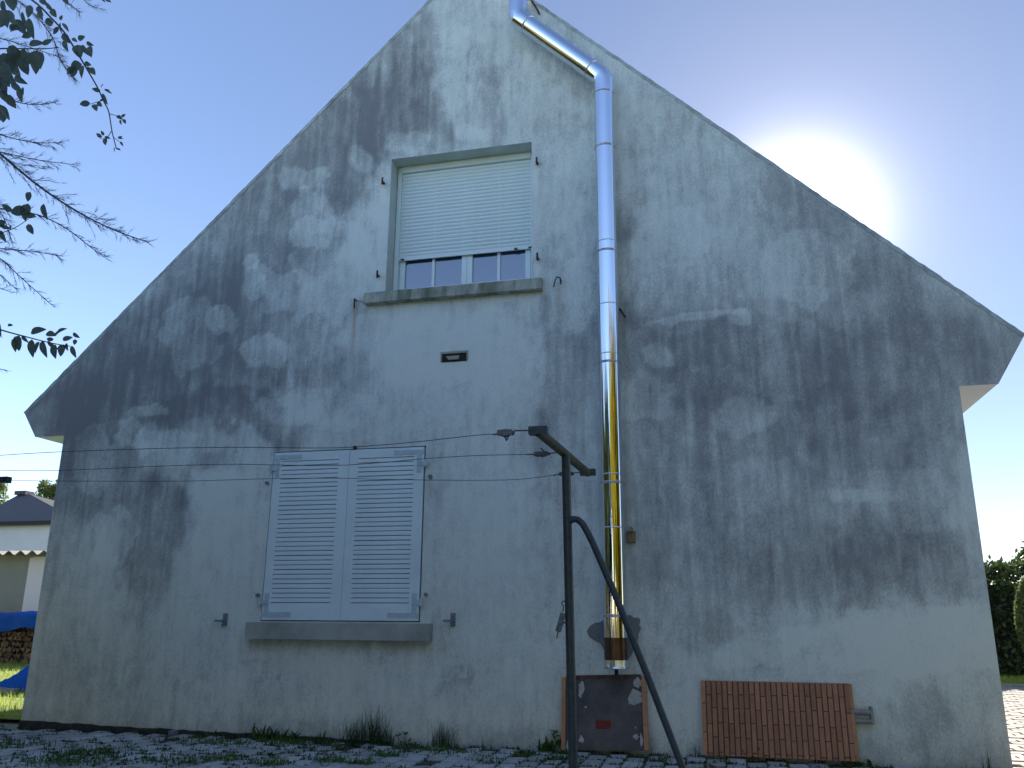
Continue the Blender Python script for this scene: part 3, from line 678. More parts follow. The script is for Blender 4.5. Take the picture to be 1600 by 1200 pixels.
# ------------------------------------------------------------------ FLUE PIPE
fp = W(963, 1040, -.17)
flue = thing('flue_pipe', 'shiny stainless steel flue pipe running up the gable wall with an elbow near the roof', 'flue pipe', (fp.x, -.17, fp.z))
FYp = -.17; RP = .094
cx = W(947, 560, FYp).x
def pz(y): return W(cx_px(y), y, FYp).z
def cx_px(y): return 943 + (y - 150) * .0225
ys = [1043, 962, 755, 568, 395, 232, 148]
zs = [W(cx_px(y), y, FYp).z for y in ys]
xs = [W(cx_px(y), y, FYp).x for y in ys]
zel = W(943, 122, FYp).z; xel = W(943, 122, FYp).x
up = W(809, 27, FYp)
def seg(name, a, b_, r, m, par=flue, n=48, taper=1.0):
    pts = [a, a*.9+b_*.1, a*.5+b_*.5, a*.1+b_*.9, b_]
    o = MB().tube(pts, [r, r, r, r, r*taper], n, caps=False).build(name, m, smooth=True); return hang(o, par)
P3 = lambda i: Vector((xs[i], FYp, zs[i]))
# bottom: short browned section over a tee end
zsc0, zsc1 = W(964, 1031, FYp).z, W(963, 996, FYp).z
A0 = P3(0); Asc0 = Vector((xs[0], FYp, zsc0)); Asc1 = Vector((xs[0]*.5+xs[1]*.5, FYp, zsc1))
seg('pipe_section', A0, Asc0, RP, M['steel']); seg('heat_browned_section', Asc0, Asc1, RP+.0008, M['scorch'])['label'] = 'browned lower section'
seg('pipe_section', Asc1, P3(1), RP, M['steel'])
for i in range(1, 6): seg('pipe_section', P3(i), P3(i+1), RP, M['steel'])
def band(c, d, r, h=.012):
    d = d.normalized(); pts = [c - d*h*2, c - d*h*1.6, c - d*h, c - d*h*.3, c, c + d*h*.3, c + d*h, c + d*h*1.6, c + d*h*2]
    rr = [r-.001, r+.004, r+.007, r+.004, r-.0005, r+.004, r+.007, r+.004, r-.001]
    hang(MB().tube(pts, rr, 48, caps=False).build('joint_band', M['steelband'], smooth=True), flue)
for i in range(1, 7): band(P3(i), P3(i) - P3(i-1), RP, .006 if i != 6 else .005)
# faint swaged rings between
for y in (478, 825, 555, 742, 380):
    c = Vector((W(cx_px(y), y, FYp).x, FYp, W(cx_px(y), y, FYp).z))
    hang(MB().tube([c-Vector((0,0,.006)), c-Vector((0,0,.002)), c+Vector((0,0,.002)), c+Vector((0,0,.006))], [RP-.0005, RP+.0025, RP+.0025, RP-.0005], 48, caps=False).build('swaged_ring', M['steel'], smooth=True), flue)
# elbows and slanted run: mitred pieces
E1 = Vector((xel, FYp, zel)); E2 = Vector((up.x, FYp, up.z)); sl = (E2 - E1).normalized(); zup = Vector((0,0,1))
def elbow(c, d0, d1, r, L0, L1, k=2):
    a = c - d0*L0; b_ = c + d1*L1; m1 = c - d0*L0*.2; m2 = c + d1*L1*.2
    o = MB()
    pts = [a, m1, m2, b_]; 
    # rings placed on the mitre planes
    def ring(p, nrm, axis, n=48):
        u = Vector((0,1,0)); w = axis.cross(u).normalized(); out = []
        for j in range(n):
            q = 2*math.pi*j/n; off = (u*math.cos(q) + w*math.sin(q))*r; s_ = -(off.dot(nrm)) / axis.dot(nrm); out.append(p + off + axis*s_)
        return out
    ax = [(m1-a).normalized(), (m2-m1).normalized(), (b_-m2).normalized()]
    rings = [ring(a, ax[0], ax[0]), ring(m1, (ax[0]+ax[1]).normalized(), ax[0]), ring(m2, (ax[1]+ax[2]).normalized(), ax[1]), ring(b_, ax[2], ax[2])]
    n = 48; vs = [v for rg in rings for v in rg]; fs = [(i*n+j, i*n+(j+1) % n, (i+1)*n+(j+1) % n, (i+1)*n+j) for i in range(3) for j in range(n)]
    o.add(vs, fs); ob = o.build('elbow', M['steel'], auto=14)
    bmn = bmesh.new(); bmn.from_mesh(ob.data); bmesh.ops.recalc_face_normals(bmn, faces=bmn.faces[:]); bmn.to_mesh(ob.data); bmn.free()
    hang(ob, flue)
L = .16
elbow(E1, zup, sl, RP+.002, E1.z - zs[6] if E1.z - zs[6] < .3 else .16, L)
elbow(E2, sl, zup, RP+.002, L, .22)
seg('slanted_section', E1 + sl*L, E2 - sl*L, RP, M['steel'])
for c, d in ((E1+sl*L, sl), (E2-sl*L, sl), (E2+zup*.22, zup)): band(c, d, RP, .005)
seg('pipe_section', E2 + zup*.22, E2 + zup*1.5, RP, M['steel'])
band(E2 + zup*1.5, zup, RP, .006)
hang(MB().tube([E2+zup*1.5, E2+zup*1.62, E2+zup*1.63, E2+zup*1.75], [RP, RP, RP*1.5, .01], 32).build('rain_cap', M['steelband']), flue)
# bottom rim, cap plate and drain
rb = MB().tube([A0+Vector((0,0,-.008)), A0+Vector((0,0,-.004)), A0+Vector((0,0,.010))], [RP+.003, RP+.007, RP+.003], 48)
hang(rb.build('bottom_cap', M['steelband'], auto=30), flue)
hang(MB().tube([A0+Vector((0,0,-.008)), A0+Vector((0,0,-.06))], .016, 14).build('drain_spout', M['dark']), flue)
# wall clips behind the pipe
for y in (238, 560, 752, 960):
    c = Vector((W(cx_px(y), y, FYp).x, FYp, W(cx_px(y), y, FYp).z)); s = MB()
    s.box(c.x-.02, c.x+.02, FYp+RP-.002, -.001, c.z-.012, c.z+.012)
    hang(s.build('wall_clip', M['steelband']), flue)
# little meter-box bracket to the right of the pipe and small clip
p = W(986, 836, 0); s = MB().box(p.x-.032, p.x+.036, -.04, .002, p.z-.065, p.z+.03)
bx = hang(s.build('wall_bracket', M['brass'], bevel=.004), house)
hang(MB().tube([(p.x, -.03, p.z+.045), (p.x, -.06, p.z+.045)], .022, 12).build('bracket_screw', M['concrete']), bx)
p = W(988, 991, 0); hang(MB().tube([p+Vector((0,-.02,.025)), p+Vector((.01,-.03,0)), p+Vector((.025,-.03,-.03))], .006, 6).build('wall_clip', M['steelband']), house)
# cable at the top right of the pipe
a, b_ = W(830, -30, -.02), W(842, 22, -.02)
hang(MB().tube([a, W(831, 2, -.03), W(838, 12, -.03), W(843, 22, -.02)], .010, 6).build('cable_end', M['rust']), house)

# ------------------------------------------------------------------ CLOTHES LINE
PYp = -2.1
top = W(884, 712, PYp); bot = W(897.5, 1262, PYp)
post = thing('washing_line_post', 'dark green iron washing line post with slanting brace and crossarm, beside the steel pipe', 'washing line post', (bot.x, PYp, 0))
kx = (bot.x - top.x) / (bot.z - top.z); base = Vector((top.x + kx*(0 - top.z), PYp, -.05))
hang(MB().tube([base, Vector((top.x, PYp, top.z))], .0275, 20).build('pole', M['iron'], auto=40), post)
br = [W(a, b_, PYp) for a, b_ in ((888, 816), (896, 811), (903, 812), (910, 818), (917, 830), (926, 848), (942, 885), (960, 926), (985, 990), (1011, 1054), (1040, 1130), (1066, 1198))]
dlt = (br[-1] - br[-2]).normalized(); br.append(br[-1] + dlt * ((br[-1].z + .05) / -dlt.z))
hang(MB().tube(br, .0205, 16).build('brace', M['iron'], auto=40), post)
zarm = top.z + .028
an = G(842, 675, zarm); af = G(917, 738, zarm)
hang(MB().tube([an + (an-af)*.02, af + (af-an)*.02], .029, 20).build('crossarm', M['ironmoss'], auto=40), post)
zn = W(841, 673, an.y).z
def channel(c, w, h):
    s = MB(); s.box(c.x-w, c.x+w, c.y-.024, c.y-.019, c.z-h, c.z+h); s.box(c.x-w, c.x+w, c.y-.019, c.y+.03, c.z+h-.005, c.z+h); s.box(c.x-w, c.x+w, c.y-.019, c.y+.03, c.z-h, c.z-h+.005)
    s.box(c.x+w-.005, c.x+w, c.y-.019, c.y+.03, c.z-h+.005, c.z+h-.005)
    s.tube([(c.x+w*.7, c.y-.024, c.z), (c.x+w*.7, c.y-.03, c.z)], .006, 8); s.tube([(c.x-w*.7, c.y-.024, c.z), (c.x-w*.7, c.y-.03, c.z)], .006, 8)
    return s
cn = W(841, 673, an.y - .03); cf = W(918.5, 738, af.y + .03)
hang(channel(cn, .052, .022).build('end_bracket', M['iron']), post)
hang(channel(cf, .056, .022).build('end_bracket', M['iron']), post)
# left post, mostly outside the picture
lp = W(5, 750, af.y); lx = lp.x - .15
post2 = thing('washing_line_post', 'dark end bracket of a second washing line post at the left edge of the picture', 'washing line post', (lx, PYp, 0))
hang(MB().tube([(lx, PYp, -.05), (lx, PYp, lp.z-.03)], .0275, 16).build('pole', M['iron'], auto=40), post2)
hang(MB().tube([(lx, an.y, lp.z), (lx, af.y, lp.z)], .029, 16).build('crossarm', M['ironmoss'], auto=40), post2)
hang(MB().tube([(lx, PYp, lp.z-.5), (lx-.1, PYp, lp.z-.56), (lx-.9, PYp, -.05)], .0205, 12).build('brace', M['iron'], auto=40), post2)
hang(channel(Vector((lp.x-.01, af.y, lp.z)), .07, .026).build('end_bracket', M['iron']), post2)
hang(channel(Vector((lx, an.y, lp.z)), .06, .024).build('end_bracket', M['iron']), post2)
def wire(pts, Y, label, body, bpx, far=False):
    ps = [W(a, b_, Y) for a, b_ in pts]
    w = thing('washing_line', label, 'washing line', tuple(ps[-1]), 'washing lines strung across the wall')
    # smooth the polyline
    def cat(P, k=6):
        out = []
        for i in range(len(P)-1):
            p0 = P[max(i-1, 0)]; p1 = P[i]; p2 = P[i+1]; p3 = P[min(i+2, len(P)-1)]
            for j in range(k):
                tt = j/k; out.append(.5*((2*p1)+(p2-p0)*tt+(2*p0-5*p1+4*p2-p3)*tt*tt+(3*p1-p0-3*p2+p3)*tt**3))
        return out + [P[-1]]
    hang(MB().tube(cat(ps), .0022, 5, caps=False).build('wire', M['wire']), w)
    return w
Y1, Y2, Y3 = an.y, W(0,0,0).y - 2.05, af.y
w1 = wire([(-40, 715), (0, 711.5), (95, 706), (240, 701), (360, 699), (487, 700), (552, 698.5), (645, 691), (740, 680.5), (776, 678)], Y1, 'upper washing line with a pale lumpy wrapped tensioner', None, None)
w2 = wire([(-40, 733), (10, 735), (95, 735), (260, 728), (360, 725.5), (430, 726.5), (520, 727.5), (600, 722.5), (654, 717.5), (740, 712), (825, 710)], Y2, 'middle washing line with a dark ratchet tensioner', None, None)
w3 = wire([(14, 750.5), (85, 751.5), (200, 752), (300, 751.5), (423, 748), (537, 747.3), (588, 748.8), (664, 750), (740, 750.5), (800, 749.5), (840, 746), (868, 741.5)], Y3, 'lowest washing line with its tensioner behind the post', None, None)
def tens(w, Y, cpx, cpy, L, h, m, lever, a_px, b_px, seed):
    c = W(cpx, cpy, Y); s = MB(); rr = random.Random(seed)
    k = 9; pts = []; rads = []
    for i in range(k):
        u = i/(k-1); pts.append(c + Vector(((u-.5)*L, rr.uniform(-.002,.002), rr.uniform(-.003,.003)))); rads.append(h*(.45+.55*math.sin(math.pi*min(max(u*1.05,.06),.95)))*rr.uniform(.85,1.15))
    s.tube(pts, rads, 8)
    s.box(c.x-L*.42, c.x+L*.42, c.y-h*1.05, c.y-h*.75, c.z-h*.7, c.z+h*.7)
    if lever == 1: s.tube([c + Vector((-L*.05,0,-h*.6)), c + Vector((L*.08,-.02,-h*1.9)), c+Vector((L*.2,-.02,-h*1.2))], .006, 6)
    if lever == 2: s.tube([c + Vector((L*.2,0,h*.5)), c + Vector((-L*.05,-.01,h*1.9))], .005, 6)
    hang(s.build('tensioner', m), w)
    for (q0, q1) in (a_px, b_px):
        p, q = W(*q0, Y), W(*q1, Y)
        hang(MB().tube([p, q], .0045, 6).build('hook', M['tens']), w)
tens(w1, Y1, 790, 677, .100, .024, M['foil'], 1, ((770, 679), (778, 678)), ((803, 673), (827, 672.5)), 3)
tens(w2, Y2, 847, 709.5, .105, .019, M['tens'], 2, ((823, 710), (836, 710)), ((858, 708), (876, 707)), 5)
tens(w3, Y3, 885, 740.5, .110, .018, M['tens'], 0, ((864, 743), (874, 741)), ((896, 739), (908, 738)), 8)
# spare tensioner hanging from the pole
c1 = W(881, 943, PYp-.02); hg = thing('hanging_tensioner', 'spare rusty wire tensioner hanging on the left side of the washing line post', 'wire tensioner', tuple(c1))
s = MB(); pts = [c1 + Vector((.012*math.cos(a), 0, .014*math.sin(a))) for a in [R(k) for k in range(-60, 271, 30)]]
s.tube(pts + [W(879, 956, PYp-.02)], .0035, 5); hang(s.build('wire_loop', M['wire']), hg)
pa, pb = W(880, 958, PYp-.02), W(872, 987, PYp-.02)
d = (pb-pa).normalized(); sd = Vector((d.z, 0, -d.x))
s = MB(); q = [pa + sd*.016, pa - sd*.016, pb - sd*.016, pb + sd*.016]
s.add([v + Vector((0,-.012,0)) for v in q] + [v + Vector((0,.012,0)) for v in q], [(0,1,2,3),(7,6,5,4),(0,4,5,1),(1,5,6,2),(2,6,7,3),(3,7,4,0)])
hang(s.build('ratchet_body', M['foil'], bevel=.003), hg)
s = MB(); s.tube([pb, pb + d*.03 + Vector((0,0,-.01))], .004, 6); s.tube([pa+d*.05+sd*-.015+Vector((0,-.015,0)), pa+d*.05+sd*-.03+Vector((0,-.015,0))], .005, 6)
hang(s.build('hook', M['tens']), hg)

# ------------------------------------------------------------------ CLADDING PANELS leaning on the wall
def quadmap(c):  # c = TL, TR, BL, BR
    def f(u, v, d=0.0):
        a = c[0].lerp(c[1], u); b_ = c[2].lerp(c[3], u); p = a.lerp(b_, v)
        n = (c[1]-c[0]).cross(c[2]-c[0]).normalized()
        if n.y > 0: n = -n
        return p + n*d
    return f
def slab4(f, u0, u1, v0, v1, d0, d1, name, m, par, bevel=None):
    s = MB(); q = [f(u0,v1,d1), f(u1,v1,d1), f(u1,v0,d1), f(u0,v0,d1), f(u0,v1,d0), f(u1,v1,d0), f(u1,v0,d0), f(u0,v0,d0)]
    s.add(q, [(0,1,2,3),(7,6,5,4),(0,4,5,1),(1,5,6,2),(2,6,7,3),(3,7,4,0)])
    return hang(s.build(name, m, bevel=bevel), par)
q = [W(1094,1063,-.03), W(1326,1068,-.03), W(1098,1180,-.10), W(1338,1190,-.10)]
for k in (2, 3): q[k].z = max(q[k].z, .006)
tp = thing('cladding_panel', 'terracotta cladding panel with upright brick slips leaning on the wall beside the grey pipe stubs', 'cladding panel', ((q[2].x+q[3].x)/2, -.1, 0), 'cladding panels leaning on the wall')
f = quadmap(q)
slab4(f, .004, .996, .004, .998, -.045, 0.0, 'backing_board', M['insul'], tp)
ncol = 27
for c in range(ncol):
    u0 = c/ncol + .0035; u1 = (c+1)/ncol - .0035; off = (.19 if c % 2 else .38) + random.uniform(-.012, .012)
    if c == 0: off = .31
    v = 0.0; cuts = [0.0]; x = off
    while x < 1: cuts.append(x); x += .385
    cuts.append(1.0)
    for a, b_ in zip(cuts, cuts[1:]):
        if b_ - a < .02: continue
        slab4(f, u0, u1, a + (.005 if a > 0 else 0), b_ - (.005 if b_ < 1 else 0), .0005, .014 + random.uniform(-.0015, .002), 'brick_slip', M['tileedge'] if c in (0,) else M['tile'], tp, bevel=.0015)
for k in range(3):
    a = k/3; slab4(f, .9965, 1.018, a+.004, (k+1)/3-.004, -.04, .010, 'corner_slip', M['tileedge'], tp, bevel=.0015)
q = [W(878,1058,-.03), W(1009,1056,-.03), W(877,1172,-.09), W(1014,1173,-.09)]
for k in (2, 3): q[k].z = max(q[k].z, .006)
bp_ = thing('cladding_panel', 'cladding panel turned to show its dark back with white glue marks, below the steel pipe', 'cladding panel', ((q[2].x+q[3].x)/2, -.09, 0), 'cladding panels leaning on the wall')
f = quadmap(q)
slab4(f, .05, .945, .0, 1.0, -.03, 0.0, 'backing_board', M['insul'], bp_)
for k in range(3):
    slab4(f, .0, .048, k/3+.003, (k+1)/3-.003, -.035, .012, 'corner_slip', M['tileedge'], bp_, bevel=.002)
    slab4(f, .947, 1.0, k/3+.003, (k+1)/3-.003, -.035, .012, 'corner_slip', M['tileedge'], bp_, bevel=.002)
for k in range(26):     # ends of the slips show over the top edge
    slab4(f, .052+k*.0343, .052+k*.0343+.030, -.022, .03+random.uniform(-.006,.01), -.03, .004, 'brick_slip', M['darktile'], bp_)
def glue(pts, name='glue_patch', m=M['plaster'], d=.006):
    n = len(pts); s = MB()
    cu = sum(p[0] for p in pts)/n; cv = sum(p[1] for p in pts)/n
    vs = [f(cu, cv, d*1.6)] + [f(u, v, d) for u, v in pts] + [f(u, v, 0.0) for u, v in pts]
    s.add(vs, [(0, 1+(i+1) % n, 1+i) for i in range(n)] + [(1+i, 1+(i+1) % n, 1+n+(i+1) % n, 1+n+i) for i in range(n)])
    o = s.build(name, m); bmn = bmesh.new(); bmn.from_mesh(o.data); bmesh.ops.recalc_face_normals(bmn, faces=bmn.faces[:]); bmn.to_mesh(o.data); bmn.free()
    return hang(o, bp_)
def rpoly(cu, cv, ru, rv, n=13, j=.35): return [(cu+ru*math.cos(2*math.pi*i/n)*random.uniform(1-j,1+j), cv+rv*math.sin(2*math.pi*i/n)*random.uniform(1-j,1+j)) for i in range(n)]
glue(rpoly(.235, .17, .035, .10)); glue(rpoly(.085, .17, .02, .09)); glue(rpoly(.87, .28, .085, .11)); glue(rpoly(.90, .10, .055, .07)); glue(rpoly(.815, .33, .03, .06))
glue(rpoly(.86, .82, .03, .04)); glue(rpoly(.92, .86, .018, .09)); glue(rpoly(.24, .87, .03, .035)); glue(rpoly(.09, .94, .04, .06)); glue(rpoly(.285, .42, .014, .014), j if False else 'glue_patch')
glue(rpoly(.86, .70, .012, .012)); glue(rpoly(.23, .82, .012, .02))
glue([(.40, .61), (.41, .60), (.57, .60), (.58, .61), (.58, .70), (.56, .715), (.42, .72), (.40, .70)], 'red_label', M['redmark'], .002)

# ------------------------------------------------------------------ twin pipe stubs at the right foot of the wall
p = W(1350, 1118, 0)
s = MB(); za = W(1350, 1113, -.05).z; zb = W(1350, 1127, -.05).z; x0, x1 = W(1330, 1113, -.05).x, W(1361, 1113, -.05).x
s.tube([(x0, -.05, za), (x1, -.05, za)], .022, 16); st_ = tag(hang(s.build('pipe_stub', M['pinkplastic'], auto=40), None) if False else s.build('pipe_stub', M['pinkplastic'], auto=40), 'upper of two short grey pipes sticking out beside the cladding panel', 'pipe', 'short grey pipes at the foot of the wall')
s = MB(); s.tube([(x0, -.05, zb), (x1, -.05, zb)], .018, 16)
tag(s.build('pipe_stub', M['pinkplastic'], auto=40), 'lower of two short grey pipes sticking out beside the cladding panel', 'pipe', 'short grey pipes at the foot of the wall')
hang(MB().box(x1-.006, x1+.012, -.075, .003, zb-.022, za+.04).build('pipe_clamp', M['concrete'], bevel=.003), house)

# ------------------------------------------------------------------ GROUND
gr = MB(); gr.add([(-400,-300,-.06),(400,-300,-.06),(400,900,-.06),(-400,900,-.06)], [(0,1,2,3)])
struct(gr.build('ground', M['soil']))
pv = struct(MB().box(-9.2, XR+.02, -6.0, -.01, -.12, -.022).build('pavement', M['joint']))
pw, pl = .148, .262
paver_mesh = []
def paver_shape(rr, w, l):
    s = MB(); a = .007
    hz = [rr.uniform(-.004, .004) for _ in range(4)]
    b0 = [(-w/2,-l/2,-.05),(w/2,-l/2,-.05),(w/2,l/2,-.05),(-w/2,l/2,-.05)]
    m_ = [(x, y, .0 + hz[i]) for i, (x, y, _) in enumerate(b0)]
    tp_ = [(x - math.copysign(a, x), y - math.copysign(a, y), .006 + hz[i]) for i, (x, y, _) in enumerate(b0)]
    s.add(b0 + m_ + tp_, [(i, (i+1) % 4, (i+1) % 4 + 4, i+4) for i in range(4)] + [(i+4, (i+1) % 4 + 4, (i+1) % 4 + 8, i+8) for i in range(4)] + [(8,9,10,11)])
    return s
rr = random.Random(4)
paver_mesh = [paver_shape(rr, pw-.009, pl-.034).mesh('paver', M['paver']) for _ in range(8)]
spots = []
nxp = int((XR + 9.2) / pw)
for i in range(nxp):
    x = -9.2 + (i + .5)*pw
    for j in range(23):
        y = -.03 - (j + .5)*pl - (pl/2 if i % 2 else 0)
        if y < -5.9: continue
        spots.append((x, y))
def inview(x, y, m=20):
    a, b_ = proj(x, y, 0.0); return -m < a < 1600+m and b_ < 1200+m
vis = [s for s in spots if inview(*s)]
vis.sort(key=lambda s: (Vector((s[0], s[1], 0)) - CAM).length)
rest = MB(); near = set(vis[:300])
for s_ in spots:
    if rr.random() < .05: continue
    z = -.012 + rr.uniform(-.006, .006) + .02*float(vn(np.array([s_[0]*1.3+20]), np.array([s_[1]*1.3+20]), 1)[0]) - .01
    if s_ in near:
        o = link('paver', rr.choice(paver_mesh), pv); o.location = (s_[0]+rr.uniform(-.004,.004), s_[1]+rr.uniform(-.006,.006), z)
        o.rotation_euler = (rr.uniform(-.02,.02), rr.uniform(-.03,.03), rr.uniform(-.03,.03))
    else:
        m_ = Matrix.Translation((s_[0], s_[1], z)); sh = paver_shape(rr, pw-.009, pl-.034)
        rest.add([m_ @ Vector(v) for v in sh.v], sh.f)
ro = rest.build('pavers', M['paver'], pv); ro['kind'] = 'stuff'
# sunlit brick drive on the right
dr = struct(MB().box(XR+.03, 9.0, -6.0, 8.6, -.12, -.03).build('driveway', M['joint']))
dm = MB()
for i in range(34):
    for j in range(60):
        x = XR+.12 + i*.205; y = -.2 + j*.145
        z = rr.uniform(-.004, .004); xx = x + (.1 if j % 2 else 0)
        dm.add([(xx-.097,y-.066,-.035+z),(xx+.097,y-.066,-.035+z),(xx+.097,y+.066,-.035+z),(xx-.097,y+.066,-.035+z),(xx-.09,y-.06,-.008+z),(xx+.09,y-.06,-.008+z),(xx+.09,y+.06,-.008+z),(xx-.09,y+.06,-.008+z)],
               [(4,5,6,7),(0,1,5,4),(1,2,6,5),(2,3,7,6),(3,0,4,7)])
o = dm.build('driveway_bricks', M['paversun'], dr); o['kind'] = 'stuff'
kb = struct(MB().box(XR+.03, 9.0, 8.604, 8.72, -.12, .03).build('driveway_kerb', M['paver']))
# lawns
lw = MB(); lw.add([(-30,.6,-.02),(XL-.02,.6,-.02),(XL-.02,18,-.02),(-30,18,-.02)], [(0,1,2,3)]); struct(lw.build('lawn', M['lawn']))
l2 = MB(); l2.add([(XR,8.73,-.02),(14,8.73,-.02),(14,14,-.02),(XR,14,-.02)], [(0,1,2,3)]); struct(l2.build('lawn', M['lawn']))

# ------------------------------------------------------------------ vegetation helpers
def blade(s, base, h, w, lean, az, segs=3):
    pts = []
    side = Vector((-math.sin(az), math.cos(az), 0))
    for i in range(segs+1):
        u = i/segs; p = base + Vector((math.cos(az), math.sin(az), 0))*(lean*u*u*h) + Vector((0,0,1))*(h*(u - .25*lean*u*u))
        ww = w*(1-u)**.7 if i < segs else 0
        pts.append((p - side*ww/2, p + side*ww/2) if i < segs else (p,))
    o = len(s.v); vs = [v for q in pts for v in q]
    fs = [(2*i, 2*i+1, 2*i+3, 2*i+2) for i in range(segs-1)] + [(2*segs-2, 2*segs-1, 2*segs)]
    s.add(vs, fs)
gm = MB(); rr = random.Random(9)
for k in range(26000):
    a = rr.random(); x = rr.uniform(-17, XL-.1); y = .6 + 10*rr.random()**1.5
    px_, py_ = proj(x, y, 0)
    if not (-30 < px_ < 130): continue
    blade(gm, Vector((x, y, -.02)), rr.uniform(.04, .11), .009, rr.uniform(.1, .9), rr.uniform(0, 6.28), 2)
tag(gm.build('lawn_grass', M['grass']), 'sunlit yellow green grass left of the house', 'grass', kind='stuff')
gm = MB()
for k in range(5000):
    x = rr.uniform(4.2, 8); y = rr.uniform(8.8, 11); blade(gm, Vector((x, y, -.02)), rr.uniform(.05, .12), .012, rr.uniform(.1, .9), rr.uniform(0, 6.28), 2)
tag(gm.build('verge_grass', M['grass']), 'grass strip beyond the brick drive under the hedge', 'grass', kind='stuff')

# moss and small weeds in the paver joints
jm = MB(); rr = random.Random(21)
def broad(s, c, L, w, az, el):
    d = Vector((math.cos(az)*math.cos(el), math.sin(az)*math.cos(el), math.sin(el))); sd = Vector((-math.sin(az), math.cos(az), 0)); up_ = Vector((0,0,1))
    a = c; b1 = c + d*L*.35 + sd*w/2; b2 = c + d*L*.35 - sd*w/2; c1 = c + d*L*.72 + sd*w*.42 - up_*L*.05; c2 = c + d*L*.72 - sd*w*.42 - up_*L*.05; e_ = c + d*L - up_*L*.15
    m1 = c + d*L*.35 - up_*w*.12; m2 = c + d*L*.72 - up_*(L*.05+w*.1)
    s.add([a, b1, m1, b2, c1, m2, c2, e_], [(0,1,2),(0,2,3),(1,4,5,2),(2,5,6,3),(4,7,5),(5,7,6)])
for s_ in spots:
    x, y = s_
    if not inview(x, y, 60): continue
    dens = float(fbm(np.array([x*1.1+50]), np.array([y*2.2+30]), 3, 3)[0])
    k = int(max(0, (dens-.30))*130 * (1.5 if y > -.35 else 1))
    for _ in range(k):
        side = rr.random() < .25
        if side: bx_, by_ = x + pw/2 + rr.gauss(0, .006), y + rr.uniform(-pl/2, pl/2)
        else: bx_, by_ = x + rr.uniform(-pw/2, pw/2), y + pl/2 + rr.gauss(0, .012)
        if by_ > -.015: continue
        b0 = Vector((bx_, by_, -.012))
        if rr.random() < .45: blade(jm, b0, rr.uniform(.015, .055), .007, rr.uniform(.2, 1.3), rr.uniform(0, 6.28), 2)
        else: broad(jm, b0, rr.uniform(.015, .045), rr.uniform(.008, .02), rr.uniform(0, 6.28), rr.uniform(.1, 1.0))
tag(jm.build('joint_weeds', M['weeddark']), 'moss and tiny weeds filling the joints between the pavers', 'weeds', kind='stuff')
jm = MB()
for (px, py, r0, n) in ((150, 1175, .30, 220), (270, 1190, .25, 180), (20, 1165, .3, 200), (425, 1192, .12, 90), (640, 1168, .16, 120), (605, 1180, .14, 90), (520, 1165, .1, 60), (820, 1180, .08, 60), (565, 1192, .12, 80), (1130, 1192, .1, 50), (330, 1160, .35, 200), (450, 1160, .3, 220), (700, 1172, .2, 130), (880, 1185, .15, 90), (90, 1190, .35, 240), (340, 1185, .2, 120), (520, 1188, .15, 90), (760, 1190, .1, 60), (1030, 1188, .1, 50)):
    c = G(px, py, 0)
    for _ in range(n):
        b0 = Vector((c.x + rr.gauss(0, r0*.5), min(-.03, c.y + rr.gauss(0, r0*.35)), -.008))
        if rr.random() < .6: blade(jm, b0, rr.uniform(.025, .09), .009, rr.uniform(.2, 1.2), rr.uniform(0, 6.28), 2)
        else: broad(jm, b0, rr.uniform(.02, .06), rr.uniform(.01, .024), rr.uniform(0, 6.28), rr.uniform(.1, .9))
tag(jm.build('ground_weeds', M['weed']), 'low green weed patches spreading over the pavers', 'weeds', kind='stuff')

# single weed clumps at the foot of the wall
def clump(px, py, h, kind, label, n, spread, seed, name='weed_clump'):
    rr = random.Random(seed); c = W(px, py, -.07); c = Vector((c.x, -.07, -.015)); s = MB(); h *= 1.35; n = int(n*1.3)
    for _ in range(n):
        b0 = Vector((rr.gauss(0, spread), rr.gauss(0, .025), 0)); b0.y = min(b0.y, .05)
        if kind == 'grass': blade(s, b0, h*rr.uniform(.45, 1.05), .006, rr.uniform(.05, .9), rr.uniform(0, 6.28), 4)
        elif kind == 'dandelion':
            az = rr.uniform(math.pi*1.0, math.pi*2.0) if rr.random() < .7 else rr.uniform(0, 6.28)
            blade(s, b0, h*rr.uniform(.5, 1.1), rr.uniform(.016, .034), rr.uniform(.3, 1.5), az, 5)
        else:
            broad(s, b0 + Vector((0,0,h*rr.random()*.7)), h*.35*rr.uniform(.6,1.2), h*.16, rr.uniform(0, 6.28), rr.uniform(.2, 1.2))
    o = s.build(name, M['weed'] if kind != 'grass' else M['weeddark']); o.location = c
    return tag(o, label, 'weed', 'weeds along the foot of the wall')
clump(415, 1150, .13, 'dandelion', 'broad leaved dandelion clump under the left half of the lower window sill', 34, .10, 1)
clump(460, 1150, .11, 'dandelion', 'single pale dandelion leaves arching beside the broad leaved clump', 9, .004, 2)
clump(497, 1152, .09, 'dandelion', 'short dandelion tuft left of the tall grass clump', 8, .05, 3)
clump(552, 1155, .20, 'grass', 'dense dark grass clump just left of the tallest stalks', 60, .06, 4, 'grass_clump')
clump(584, 1155, .30, 'grass', 'tallest grass clump on the wall, under the lower window sill', 60, .045, 5, 'grass_clump')
clump(600, 1158, .14, 'grass', 'low fringe of grass right of the tallest clump', 50, .06, 6, 'grass_clump')
clump(635, 1160, .10, 'broad', 'small leafy weed between two grass clumps', 18, .03, 7)
clump(690, 1160, .19, 'grass', 'loose grass tuft with curving blades right of the lower window', 50, .05, 8, 'grass_clump')
clump(752, 1168, .15, 'grass', 'thin lone grass stalk in the middle of the bare wall foot', 5, .012, 9, 'grass_clump')
clump(852, 1174, .11, 'dandelion', 'leafy weed left of the dark backed panel', 18, .05, 10)
clump(868, 1174, .17, 'broad', 'small upright weed against the edge of the dark backed panel', 14, .02, 12)
